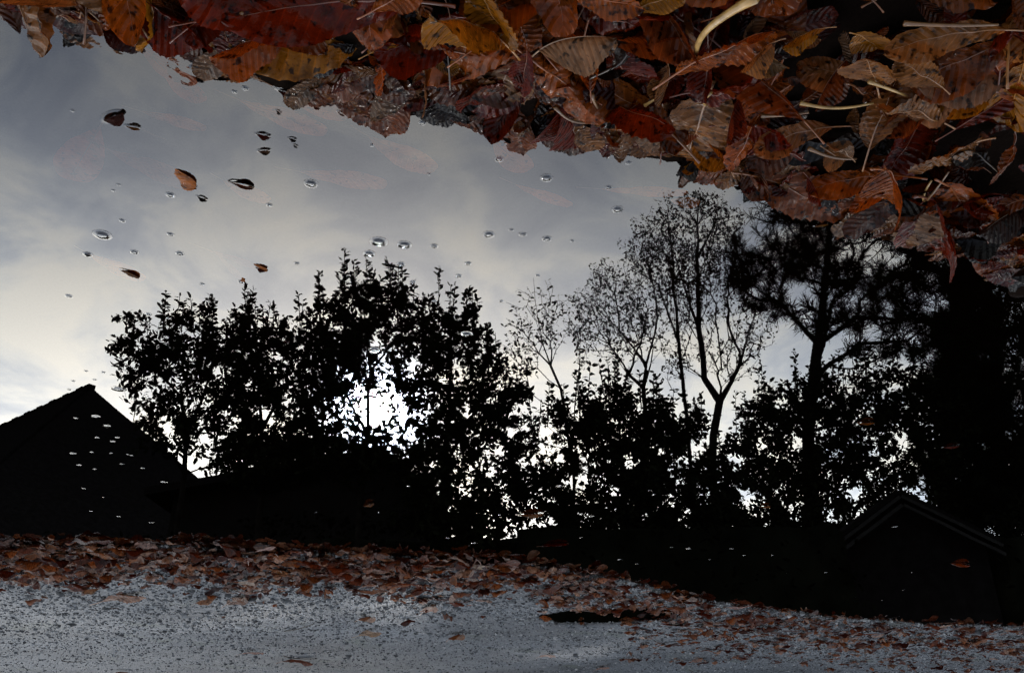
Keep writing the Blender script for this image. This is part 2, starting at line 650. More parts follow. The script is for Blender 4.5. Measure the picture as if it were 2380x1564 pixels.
def tube_mesh(P, par, rad, sel, sides):
    e = np.where(sel & (par >= 0))[0]
    if len(e) == 0:
        return np.zeros((0, 3)), np.zeros((0, 4), int)
    A, B = P[par[e]], P[e]
    d = B - A
    d /= np.linalg.norm(d, axis=1, keepdims=True) + 1e-9
    ref = np.where(np.abs(d[:, 2:3]) > 0.9, np.array([[1., 0, 0]]), np.array([[0, 0, 1.]]))
    x = np.cross(ref, d)
    x /= np.linalg.norm(x, axis=1, keepdims=True) + 1e-9
    y = np.cross(d, x)
    a = np.arange(sides) * 2 * math.pi / sides
    ring = x[:, None, :] * np.cos(a)[None, :, None] + y[:, None, :] * np.sin(a)[None, :, None]
    ra = np.minimum(rad[par[e]], rad[e] * 1.5)
    V = np.concatenate([A[:, None] + ring * ra[:, None, None], B[:, None] + ring * rad[e][:, None, None]], 1)
    i = np.arange(sides)
    j = (i + 1) % sides
    f = np.stack([i, j, j + sides, i + sides], -1)
    F = (f[None] + (np.arange(len(e)) * 2 * sides)[:, None, None]).reshape(-1, 4)
    return V.reshape(-1, 3), F


_hr = np.random.default_rng(8)
HOLE_W = []
for lam in (44, 52, 61, 75, 90, 120, 38):
    th_ = _hr.uniform(0, 6.28)
    HOLE_W.append((math.cos(th_) * 6.283 / lam, math.sin(th_) * 6.283 / lam, _hr.uniform(0, 6.28)))


def blob_tips(blobs, r, holes=(), thin=0.0):
    out = []
    for (u, v, ru, rv, Y, dY, n) in blobs:
        k = 0
        while k < n:
            q = r.uniform(-1, 1, 3)
            if q @ q > 1:
                continue
            if r.uniform() < 0.10:
                q[:2] *= 1.22
            uu, vv = u + q[0] * ru, v + q[1] * rv
            if thin and sum(math.sin(a * uu + b * vv + c) for a, b, c in HOLE_W) < thin * r.uniform(.2, 1.8):
                k += 1
                continue
            if any(((uu - h[0]) / h[2]) ** 2 + ((vv - h[1]) / h[3]) ** 2 < 1 for h in holes):
                k += 1
                continue
            out.append(refl(uu, vv, Y + q[2] * dY))
            k += 1
    return np.array(out)


def build_tree(name, label, cat, base_u, Y, trunks, blobs, spires=(), leaf=0.062, per=9, seg=0.16, bf=0.35, r0=0.0020,
               mat=None, needles=False, holes=(), seed=1, group=None, spread=0.75, sides=3, sag=0.0, along=0.7, expo=2.2, dens=1.0, thin=0.0, shoot_leaf=0.085, shoots=0.0):
    r = np.random.default_rng(seed)
    mat = mat or M_GREEN
    foot = refl(base_u, 1200.0, Y)
    foot[2] = 0.02
    lines = []
    for k, t in enumerate(trunks):
        pts = [refl(u, v, Y + (0 if len(q) == 0 else q[0])) for (u, v, *q) in t]
        if k == 0:
            pts = [foot] + pts
        lines.append(pts)
    tips = blob_tips([(*b[:6], int(b[6] * dens)) for b in blobs], r, holes, thin)
    sp_tips = []
    for (u0, v0, u1, v1, Ys) in spires:
        for f in np.linspace(0, 1, 6):
            sp_tips.append(refl(u0 + (u1 - u0) * f + r.normal() * 2, v0 + (v1 - v0) * f, Ys))
    tips_px = []
    for (u_, v_, ru_, rv_, Y_, dY_, n_) in blobs:
        for _ in range(int(n_ * shoots)):
            f = r.uniform(-.9, .9)
            top = v_ - rv_ * math.sqrt(1 - f * f)
            tips_px.append((u_ + f * ru_, top))
    extra = []
    for (uu, tt) in tips_px:      # only where no other part of the crown rises higher
        if all(abs(uu - b[0]) > b[2] or tt <= b[1] - b[3] * math.sqrt(max(0, 1 - ((uu - b[0]) / b[2]) ** 2)) + 12 for b in blobs):
            hgt_ = r.uniform(18, 62)
            extra.append((uu, tt + 16, uu + r.normal() * hgt_ * .10, tt - hgt_, Y + r.normal() * .15))
    spires = list(spires) + extra
    P, par, ends, n_tr = grow(lines, tips, bf, seg, r, sag)
    n = len(P)
    nch = np.zeros(n)
    acc = np.zeros(n)
    for i in range(n - 1, 0, -1):
        rr = max(acc[i], r0 ** expo)
        acc[i] = rr
        if par[i] >= 0:
            acc[par[i]] += rr
    rad = np.maximum(acc, r0 ** expo) ** (1 / expo)
    root = empty(name, foot)
    off = foot
    thick = np.zeros(n, bool)
    thick[:n_tr] = True
    V, F = tube_mesh(P, par, rad, thick, 7)
    obj('trunk', mesh_from('trunk', V - off, F, [M_BARK]), root)
    V, F = tube_mesh(P, par, rad, ~thick, sides)
    obj('branches', mesh_from('branches', V - off, F, [M_BARK]), root)['kind'] = 'stuff'
    # foliage along the last stretch of every twig
    LP, LD, LS = [], [], []
    for (k, e, m) in ends:
        path = [e]
        while path[-1] != k and len(path) < 14:
            path.append(par[path[-1]])
        pts = P[path][::-1]
        L = len(pts)
        dirv = pts[-1] - pts[0]
        dirv = dirv / (np.linalg.norm(dirv) + 1e-9)
        if needles:
            LP.append(pts[-1]); LD.append(dirv + np.array([0, 0, 0.35])); LS.append(1.0)
            continue
        cnt = int(per * r.uniform(0.6, 1.4) + 0.5)
        for _ in range(cnt):
            f = 1 - along * r.uniform() ** 1.2
            q = f * (L - 1)
            i0 = int(min(q, L - 2)) if L > 1 else 0
            pp = pts[i0] + (pts[min(i0 + 1, L - 1)] - pts[i0]) * (q - i0) + r.normal(size=3) * leaf * 0.35
            LP.append(pp)
            LD.append(dirv * 0.5 + r.normal(size=3) * spread + np.array([0, 0, -0.15]))
            LS.append(leaf * r.uniform(0.45, 1.35))
    SP = []
    for (u0, v0, u1, v1, Ys) in spires:                     # long upright shoots with leaves in pairs
        a, b = refl(u0, v0, Ys), refl(u1, v1, Ys)
        ax = (b - a)
        nrm = np.linalg.norm(ax)
        k = int(nrm / (shoot_leaf * 0.42))
        for j in range(k + 1):
            f = j / k
            base = a + ax * f + r.normal(size=3) * 0.006
            for sgn in (-1, 1):
                if r.uniform() < 0.12:
                    continue
                th = r.uniform(0, 3.14)
                LP.append(base)
                LD.append(np.array([sgn * math.cos(th), sgn * math.sin(th), 0.55 * (0.4 + f) + r.normal() * 0.35]))
                LS.append(shoot_leaf * r.uniform(0.65, 1.0) * (1.0 if f < 0.93 else 0.8))
        SP.append((a, b))
    for a, b in SP:
        a = a - (b - a) * 0.5
        V, F = polytube([a, a + (b - a) * .5, b], [.007, .005, .003], 4)
        obj('shoot', mesh_from('shoot', V - off, F, [M_BARK]), root)
    LP, LD, LS = np.array(LP), np.array(LD), np.array(LS)
    if needles:
        NP, ND, NS = [], [], []
        for p0, d0 in zip(LP, LD):
            d0 = d0 / np.linalg.norm(d0)
            k = int(needles)
            f = r.uniform(-0.15, 0.05, k)
            dd = d0 * r.uniform(0.0, 0.9, (k, 1)) + r.normal(size=(k, 3)) * 0.55
            NP.append(p0 + d0 * f[:, None])
            ND.append(dd)
            NS.append(leaf * r.uniform(0.6, 1.1, k))
        TV = np.array([(0, 0.022, 0), (0, -0.022, 0), (0.55, -0.026, 0.01), (0.55, 0.026, 0.01), (1, 0, -0.05)])
        TF = np.array([(0, 1, 2), (0, 2, 3), (3, 2, 4)])
        V, F = scatter(TV, TF, np.concatenate(NP), np.concatenate(ND), np.concatenate(NS), r)
    else:
        V, F = scatter(LEAF_V, LEAF_F, LP, LD, LS, r)
    cr = obj('crown', mesh_from('crown', V - off, F, [mat], smooth=False), root)
    cr['kind'] = 'stuff'
    tag(root, label, cat, group)
    return root


G1 = 'leafy shrubs mirrored in the puddle'
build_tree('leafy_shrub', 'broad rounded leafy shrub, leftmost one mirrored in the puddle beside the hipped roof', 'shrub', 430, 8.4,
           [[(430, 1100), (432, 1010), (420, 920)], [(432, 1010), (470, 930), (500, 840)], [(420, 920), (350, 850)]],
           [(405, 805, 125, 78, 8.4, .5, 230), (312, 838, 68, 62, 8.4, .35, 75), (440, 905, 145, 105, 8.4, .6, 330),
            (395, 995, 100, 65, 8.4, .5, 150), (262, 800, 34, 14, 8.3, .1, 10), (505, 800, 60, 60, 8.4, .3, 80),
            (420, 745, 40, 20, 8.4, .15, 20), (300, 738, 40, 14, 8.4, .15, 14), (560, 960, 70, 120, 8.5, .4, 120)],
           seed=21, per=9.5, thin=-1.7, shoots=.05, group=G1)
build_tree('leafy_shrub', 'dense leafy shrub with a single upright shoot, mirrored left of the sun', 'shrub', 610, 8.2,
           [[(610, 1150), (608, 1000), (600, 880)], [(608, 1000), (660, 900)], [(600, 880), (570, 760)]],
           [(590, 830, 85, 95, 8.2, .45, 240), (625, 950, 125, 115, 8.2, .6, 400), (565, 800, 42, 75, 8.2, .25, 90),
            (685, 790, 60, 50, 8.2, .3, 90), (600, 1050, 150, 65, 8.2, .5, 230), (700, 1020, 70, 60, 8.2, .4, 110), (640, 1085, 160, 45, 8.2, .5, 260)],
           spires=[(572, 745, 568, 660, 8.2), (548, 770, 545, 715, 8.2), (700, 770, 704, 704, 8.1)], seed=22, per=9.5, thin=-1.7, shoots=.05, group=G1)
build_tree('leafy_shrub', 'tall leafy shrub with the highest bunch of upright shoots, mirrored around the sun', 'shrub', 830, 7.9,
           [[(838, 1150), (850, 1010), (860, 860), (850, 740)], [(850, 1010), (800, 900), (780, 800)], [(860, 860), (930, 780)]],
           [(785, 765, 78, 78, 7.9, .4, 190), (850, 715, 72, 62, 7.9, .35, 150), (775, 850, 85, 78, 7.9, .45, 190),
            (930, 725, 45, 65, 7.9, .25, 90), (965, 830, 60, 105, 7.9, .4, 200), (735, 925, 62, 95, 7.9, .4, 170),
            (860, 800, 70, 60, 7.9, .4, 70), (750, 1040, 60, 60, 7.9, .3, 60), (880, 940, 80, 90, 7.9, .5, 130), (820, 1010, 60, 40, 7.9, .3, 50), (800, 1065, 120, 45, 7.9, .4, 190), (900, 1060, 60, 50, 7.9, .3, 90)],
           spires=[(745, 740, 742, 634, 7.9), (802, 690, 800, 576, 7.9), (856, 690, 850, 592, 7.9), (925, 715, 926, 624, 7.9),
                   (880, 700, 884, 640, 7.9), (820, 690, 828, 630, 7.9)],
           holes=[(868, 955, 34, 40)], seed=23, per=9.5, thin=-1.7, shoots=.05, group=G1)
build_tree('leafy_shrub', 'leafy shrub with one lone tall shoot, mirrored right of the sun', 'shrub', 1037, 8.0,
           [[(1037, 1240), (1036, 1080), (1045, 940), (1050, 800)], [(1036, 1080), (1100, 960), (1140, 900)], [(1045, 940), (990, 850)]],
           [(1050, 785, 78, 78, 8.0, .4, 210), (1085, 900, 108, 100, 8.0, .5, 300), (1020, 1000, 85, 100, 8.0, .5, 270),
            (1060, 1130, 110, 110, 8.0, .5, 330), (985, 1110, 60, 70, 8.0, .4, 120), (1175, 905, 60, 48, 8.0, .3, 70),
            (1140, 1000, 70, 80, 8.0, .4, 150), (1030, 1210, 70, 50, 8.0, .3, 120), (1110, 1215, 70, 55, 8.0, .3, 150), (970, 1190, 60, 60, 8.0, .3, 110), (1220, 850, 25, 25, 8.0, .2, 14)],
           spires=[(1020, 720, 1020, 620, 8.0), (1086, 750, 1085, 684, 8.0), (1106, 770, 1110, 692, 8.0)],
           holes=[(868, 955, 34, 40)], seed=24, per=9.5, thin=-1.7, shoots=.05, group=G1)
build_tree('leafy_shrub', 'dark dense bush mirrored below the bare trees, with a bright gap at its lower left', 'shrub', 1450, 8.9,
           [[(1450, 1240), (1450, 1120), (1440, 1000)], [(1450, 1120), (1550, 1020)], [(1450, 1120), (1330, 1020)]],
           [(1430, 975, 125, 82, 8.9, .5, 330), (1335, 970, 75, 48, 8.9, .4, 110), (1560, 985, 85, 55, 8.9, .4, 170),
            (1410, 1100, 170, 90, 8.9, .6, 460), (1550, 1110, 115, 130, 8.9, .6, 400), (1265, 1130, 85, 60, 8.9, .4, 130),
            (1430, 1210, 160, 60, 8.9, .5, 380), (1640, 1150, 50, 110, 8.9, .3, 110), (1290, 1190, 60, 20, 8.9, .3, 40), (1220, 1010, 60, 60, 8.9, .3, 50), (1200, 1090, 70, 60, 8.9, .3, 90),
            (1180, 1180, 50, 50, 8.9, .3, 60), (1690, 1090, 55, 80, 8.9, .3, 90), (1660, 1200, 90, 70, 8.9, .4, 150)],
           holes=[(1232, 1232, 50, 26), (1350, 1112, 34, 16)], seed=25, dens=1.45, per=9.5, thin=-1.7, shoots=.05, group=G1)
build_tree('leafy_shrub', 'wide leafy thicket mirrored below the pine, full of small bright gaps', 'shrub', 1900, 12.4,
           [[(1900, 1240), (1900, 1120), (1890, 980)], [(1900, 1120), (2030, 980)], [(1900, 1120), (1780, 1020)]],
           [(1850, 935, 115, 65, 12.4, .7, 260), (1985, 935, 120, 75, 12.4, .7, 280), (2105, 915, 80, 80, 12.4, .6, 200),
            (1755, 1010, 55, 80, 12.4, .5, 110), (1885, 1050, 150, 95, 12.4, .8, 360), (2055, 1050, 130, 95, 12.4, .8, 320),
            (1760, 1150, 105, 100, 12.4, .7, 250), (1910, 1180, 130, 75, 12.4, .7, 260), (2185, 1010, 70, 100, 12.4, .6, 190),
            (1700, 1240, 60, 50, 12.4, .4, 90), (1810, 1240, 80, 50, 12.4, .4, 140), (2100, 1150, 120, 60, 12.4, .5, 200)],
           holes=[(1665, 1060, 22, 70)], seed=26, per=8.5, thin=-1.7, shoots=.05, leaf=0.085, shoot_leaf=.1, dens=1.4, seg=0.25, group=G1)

G2 = 'nearly bare trees mirrored in the puddle'
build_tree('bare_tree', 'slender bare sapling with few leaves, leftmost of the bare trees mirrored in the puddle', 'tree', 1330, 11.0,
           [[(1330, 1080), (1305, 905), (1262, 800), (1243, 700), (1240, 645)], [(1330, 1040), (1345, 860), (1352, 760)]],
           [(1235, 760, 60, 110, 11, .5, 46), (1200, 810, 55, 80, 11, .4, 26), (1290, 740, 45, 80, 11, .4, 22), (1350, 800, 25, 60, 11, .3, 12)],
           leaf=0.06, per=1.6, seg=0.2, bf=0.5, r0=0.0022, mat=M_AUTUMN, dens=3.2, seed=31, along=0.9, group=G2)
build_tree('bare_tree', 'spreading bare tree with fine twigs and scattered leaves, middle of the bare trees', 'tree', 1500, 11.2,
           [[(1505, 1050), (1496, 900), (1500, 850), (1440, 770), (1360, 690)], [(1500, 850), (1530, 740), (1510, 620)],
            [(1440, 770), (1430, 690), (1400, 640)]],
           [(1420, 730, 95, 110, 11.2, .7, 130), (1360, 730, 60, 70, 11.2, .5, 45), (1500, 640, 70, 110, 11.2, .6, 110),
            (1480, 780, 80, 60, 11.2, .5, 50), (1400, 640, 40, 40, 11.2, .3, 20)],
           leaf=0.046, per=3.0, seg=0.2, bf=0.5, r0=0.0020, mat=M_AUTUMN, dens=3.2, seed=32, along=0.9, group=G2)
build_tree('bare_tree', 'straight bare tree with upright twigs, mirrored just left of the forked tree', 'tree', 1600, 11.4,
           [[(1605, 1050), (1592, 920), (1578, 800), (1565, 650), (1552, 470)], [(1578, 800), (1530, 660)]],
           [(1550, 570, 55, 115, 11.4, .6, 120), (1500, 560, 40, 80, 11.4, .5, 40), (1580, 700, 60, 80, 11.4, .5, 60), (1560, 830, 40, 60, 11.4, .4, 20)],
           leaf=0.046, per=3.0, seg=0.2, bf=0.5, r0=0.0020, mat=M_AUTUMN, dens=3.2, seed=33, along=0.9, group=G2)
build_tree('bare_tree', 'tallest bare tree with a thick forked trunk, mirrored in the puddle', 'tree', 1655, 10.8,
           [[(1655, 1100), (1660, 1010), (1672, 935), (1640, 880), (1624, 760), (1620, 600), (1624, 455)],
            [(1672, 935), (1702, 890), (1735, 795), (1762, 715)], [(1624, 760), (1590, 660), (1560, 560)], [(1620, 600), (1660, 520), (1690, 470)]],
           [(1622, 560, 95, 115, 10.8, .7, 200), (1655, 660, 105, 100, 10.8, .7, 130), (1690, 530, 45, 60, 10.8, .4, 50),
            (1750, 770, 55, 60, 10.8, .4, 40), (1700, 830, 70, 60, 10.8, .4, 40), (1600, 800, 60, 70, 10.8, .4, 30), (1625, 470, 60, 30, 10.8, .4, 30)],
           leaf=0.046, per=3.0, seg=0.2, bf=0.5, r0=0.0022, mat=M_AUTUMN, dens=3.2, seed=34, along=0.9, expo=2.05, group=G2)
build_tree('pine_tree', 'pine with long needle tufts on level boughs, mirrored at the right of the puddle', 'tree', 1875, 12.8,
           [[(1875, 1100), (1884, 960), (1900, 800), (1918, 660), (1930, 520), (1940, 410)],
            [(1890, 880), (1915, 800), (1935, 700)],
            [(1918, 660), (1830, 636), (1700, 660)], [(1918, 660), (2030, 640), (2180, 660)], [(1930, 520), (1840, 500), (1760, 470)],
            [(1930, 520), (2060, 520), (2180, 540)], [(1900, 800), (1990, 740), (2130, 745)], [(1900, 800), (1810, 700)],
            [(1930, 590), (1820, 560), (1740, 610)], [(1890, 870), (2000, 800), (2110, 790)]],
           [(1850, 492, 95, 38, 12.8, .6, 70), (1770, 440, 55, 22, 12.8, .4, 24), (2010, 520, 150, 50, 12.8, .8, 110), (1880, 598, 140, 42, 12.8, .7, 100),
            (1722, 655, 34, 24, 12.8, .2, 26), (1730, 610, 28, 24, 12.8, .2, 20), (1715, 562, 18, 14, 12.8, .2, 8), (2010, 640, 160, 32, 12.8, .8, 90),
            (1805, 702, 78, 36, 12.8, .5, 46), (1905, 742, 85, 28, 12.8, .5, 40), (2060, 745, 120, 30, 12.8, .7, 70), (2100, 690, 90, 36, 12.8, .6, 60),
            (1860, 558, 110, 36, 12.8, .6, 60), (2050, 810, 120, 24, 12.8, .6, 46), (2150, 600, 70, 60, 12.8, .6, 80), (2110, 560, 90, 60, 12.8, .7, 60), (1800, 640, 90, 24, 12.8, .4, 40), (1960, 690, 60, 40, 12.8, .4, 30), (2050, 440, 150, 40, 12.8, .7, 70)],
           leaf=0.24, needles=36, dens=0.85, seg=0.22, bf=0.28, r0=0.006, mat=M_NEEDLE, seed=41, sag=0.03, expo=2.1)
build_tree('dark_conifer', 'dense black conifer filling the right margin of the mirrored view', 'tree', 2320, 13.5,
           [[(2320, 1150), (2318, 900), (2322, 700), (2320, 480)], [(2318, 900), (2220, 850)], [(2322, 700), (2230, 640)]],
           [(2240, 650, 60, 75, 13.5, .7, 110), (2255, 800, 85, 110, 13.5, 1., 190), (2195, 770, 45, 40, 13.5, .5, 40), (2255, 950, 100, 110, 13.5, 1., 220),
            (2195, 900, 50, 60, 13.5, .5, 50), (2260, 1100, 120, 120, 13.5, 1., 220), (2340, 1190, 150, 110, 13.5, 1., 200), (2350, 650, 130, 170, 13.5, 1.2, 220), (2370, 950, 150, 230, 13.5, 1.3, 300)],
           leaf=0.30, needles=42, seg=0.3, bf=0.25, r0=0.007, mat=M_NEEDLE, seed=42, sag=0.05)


# ------------------------------------------------------------------ buildings and hedge behind the puddle
def prism(V, F, off):
    return np.asarray(V, float) - off, F


def box_mesh(x0, x1, y0, y1, z0, z1):
    V = [(x0, y0, z0), (x1, y0, z0), (x1, y1, z0), (x0, y1, z0), (x0, y0, z1), (x1, y0, z1), (x1, y1, z1), (x0, y1, z1)]
    F = [(0, 3, 2, 1), (4, 5, 6, 7), (0, 1, 5, 4), (1, 2, 6, 5), (2, 3, 7, 6), (3, 0, 4, 7)]
    return V, F


def part_box(name, dims, mat, root, off):
    V, F = box_mesh(*dims)
    return obj(name, mesh_from(name, np.array(V, float) - off, F, [mat], smooth=False), root)


def slab(p0, p1, p2, p3, t):
    p = np.array([p0, p1, p2, p3], float)
    n = np.cross(p[1] - p[0], p[3] - p[0])
    n /= np.linalg.norm(n)
    if n[2] < 0:
        n = -n
    V = np.concatenate([p, p + n * t])
    F = [(3, 2, 1, 0), (4, 5, 6, 7), (0, 1, 5, 4), (1, 2, 6, 5), (2, 3, 7, 6), (3, 0, 4, 7)]
    return V, F


# hipped house, far left of the picture
YH = 24.0
ap = refl(208.0, 908.0, YH)
rr_ = refl(420.0, 1112.0, YH - 5)
zr, ze = ap[2], 3.2
xr = ap[0]
x_hip = xr - (zr - ze) * 1.0
xe = xr + 16.0
y0, y1 = YH - 5.2, YH + 5.2
root = empty('hipped_house', (xr, YH, 0.0))
root.rotation_euler = (0, 0, math.radians(38))
off = np.array([xr, YH, 0.0])
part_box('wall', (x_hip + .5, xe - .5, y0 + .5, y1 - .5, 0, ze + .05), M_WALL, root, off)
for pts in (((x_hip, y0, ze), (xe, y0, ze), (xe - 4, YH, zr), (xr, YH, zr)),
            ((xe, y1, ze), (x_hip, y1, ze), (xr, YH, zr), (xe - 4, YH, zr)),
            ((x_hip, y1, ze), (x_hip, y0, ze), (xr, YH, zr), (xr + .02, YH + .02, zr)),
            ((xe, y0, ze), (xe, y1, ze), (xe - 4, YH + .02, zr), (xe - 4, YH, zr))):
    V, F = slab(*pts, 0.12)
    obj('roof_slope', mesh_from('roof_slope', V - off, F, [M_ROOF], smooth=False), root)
k = 0
for xx in np.arange(xr - .1, xe - 4, 0.42):
    V, F = box_mesh(xx, xx + .38, YH - .11, YH + .11, zr + .02, zr + .17 + .03 * (k % 2))
    obj('ridge_tile', mesh_from('ridge_tile', np.array(V) - off, F, [M_ROOF], smooth=False), root)
    k += 1
part_box('gutter', (x_hip - .1, xe + .1, y0 - .12, y0 - .01, ze - .08, ze + .05), M_WALL, root, off)
tag(root, 'house with a steep dark hipped roof, mirrored at the left margin', 'house')

# low wide gabled building behind the shrubs
YB = 15.0
ap = refl(885.0, 1062.0, YB)
el = refl(395.0, 1146.0, YB)
er = refl(975.0, 1140.0, YB)
root = empty('low_gabled_building', (ap[0], YB, 0.0))
off = np.array([ap[0], YB, 0.0])
V = [(el[0], YB + .2, 0), (er[0], YB + .2, 0), (er[0], YB + .2, er[2]), (ap[0], YB + .2, ap[2]), (el[0], YB + .2, el[2])]
V = np.array(V + [(x, YB + 8, z) for x, _, z in V])
F = [(0, 1, 2, 3, 4), (9, 8, 7, 6, 5), (0, 5, 6, 1), (1, 6, 7, 2), (2, 7, 8, 3), (3, 8, 9, 4), (4, 9, 5, 0)]
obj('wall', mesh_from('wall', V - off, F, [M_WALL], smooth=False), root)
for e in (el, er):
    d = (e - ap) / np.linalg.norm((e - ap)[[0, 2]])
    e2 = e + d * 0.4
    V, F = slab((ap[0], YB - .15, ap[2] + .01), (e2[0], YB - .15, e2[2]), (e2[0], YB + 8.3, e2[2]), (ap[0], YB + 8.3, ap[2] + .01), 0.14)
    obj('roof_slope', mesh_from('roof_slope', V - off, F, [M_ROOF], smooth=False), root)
tag(root, 'low wide building with a shallow dark gable roof, mirrored below the sun', 'building')

# shed with pale verge boards, right
YS = 9.0
ap = refl(2090.0, 1147.0, YS)
el = refl(1905.0, 1288.0, YS)
er = refl(2275.0, 1228.0, YS)
er = np.array([2 * ap[0] - el[0], YS, el[2] + .12])
root = empty('gabled_shed', (ap[0], YS, 0.0))
off = np.array([ap[0], YS, 0.0])
V = [(el[0] - .1, YS + .12, 0), (er[0] + .1, YS + .12, 0), (er[0] + .1, YS + .12, er[2] + .02), (ap[0], YS + .12, ap[2] - .02), (el[0] - .1, YS + .12, el[2] + .02)]
V = np.array(V + [(x, YS + 2.6, z) for x, _, z in V])
F = [(0, 1, 2, 3, 4), (9, 8, 7, 6, 5), (0, 5, 6, 1), (1, 6, 7, 2), (2, 7, 8, 3), (3, 8, 9, 4), (4, 9, 5, 0)]
obj('wall', mesh_from('wall', V - off, F, [M_ROOF], smooth=False), root)
for e in (el, er):
    V, F = slab((ap[0], YS, ap[2]), (e[0], YS, e[2]), (e[0], YS + 2.75, e[2]), (ap[0], YS + 2.75, ap[2]), 0.05)
    obj('roof_slope', mesh_from('roof_slope', V - off, F, [M_ROOF], smooth=False), root)
    for dz in (-0.02, -0.115):
        V, F = slab((ap[0], YS - .03 + dz * .1, ap[2] + dz - .03), (e[0], YS - .03 + dz * .1, e[2] + dz - .03),
                    (e[0], YS - .005 + dz * .1, e[2] + dz - .03), (ap[0], YS - .005 + dz * .1, ap[2] + dz - .03), 0.035)
        obj('verge_board', mesh_from('verge_board', V - off, F, [M_BOARD], smooth=False), root)
tag(root, 'small dark gabled shed with faint double verge boards, mirrored at the lower right', 'shed')


def hedge(x0, x1, y, h, label, seed):
    r = np.random.default_rng(seed)
    root = empty('clipped_hedge', ((x0 + x1) / 2, y, 0))
    off = np.array([(x0 + x1) / 2, y, 0.0])
    # twiggy heart of the hedge, an uneven closed body
    n = max(6, int((x1 - x0) / 0.3))
    prof = [(-.34, 0.0), (-.36, .45), (-.30, .9), (0, .97), (.30, .9), (.36, .45), (.34, 0.0)]
    V, F = [], []
    for i in range(n + 1):
        x = x0 + .12 + (x1 - x0 - .24) * i / n
        for (a, b) in prof:
            V.append((x + r.normal() * .02, y + a * (1 + r.normal() * .06), b * (h - .1) + (r.normal() * .02 if b else 0)))
    m = len(prof)
    for i in range(n):
        for j in range(m):
            F.append((i * m + j, i * m + (j + 1) % m, (i + 1) * m + (j + 1) % m, (i + 1) * m + j))
    F.append(tuple(range(m)))
    F.append(tuple(n * m + j for j in reversed(range(m))))
    obj('heart', mesh_from('heart', np.array(V) - off, F, [M_HEDGE]), root)
    k = int((x1 - x0) * 420)
    P = np.stack([r.uniform(x0, x1, k), y + r.choice([-1, 1], k) * r.uniform(.28, .46, k), r.uniform(.03, h, k)], -1)
    top = r.uniform(size=k) < .3
    P[top, 1] = y + r.uniform(-.4, .4, top.sum())
    P[top, 2] = h + r.normal(size=top.sum()) * .045
    D = r.normal(size=(k, 3)) + np.array([0, -.3, .4])
    V, F = scatter(LEAF_V, LEAF_F, P, D, r.uniform(.05, .1, k), r)
    f = obj('foliage', mesh_from('foliage', V - off, F, [M_HEDGE], smooth=False), root)
    f['kind'] = 'stuff'
    tag(root, label, 'hedge')


xg = float(refl(1300.0, 1200.0, 9.75)[0])
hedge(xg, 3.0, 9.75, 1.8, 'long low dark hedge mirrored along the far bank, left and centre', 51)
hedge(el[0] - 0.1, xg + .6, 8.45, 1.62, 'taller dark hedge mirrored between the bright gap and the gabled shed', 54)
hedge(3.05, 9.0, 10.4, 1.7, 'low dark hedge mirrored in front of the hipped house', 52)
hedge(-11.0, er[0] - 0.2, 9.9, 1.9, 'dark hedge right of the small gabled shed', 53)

# ------------------------------------------------------------------ fallen leaves
PAL = {
    'dark red-brown': (0.050, 0.0048, 0.0008), 'brown': (0.064, 0.0150, 0.0026), 'orange-brown': (0.120, 0.0250, 0.0024),
    'ochre': (0.13, 0.046, 0.003), 'tan': (0.105, 0.039, 0.010), 'blackish': (0.006, 0.003, 0.002), 'pale grey-brown': (0.095, 0.046, 0.021),
}
PN = list(PAL)


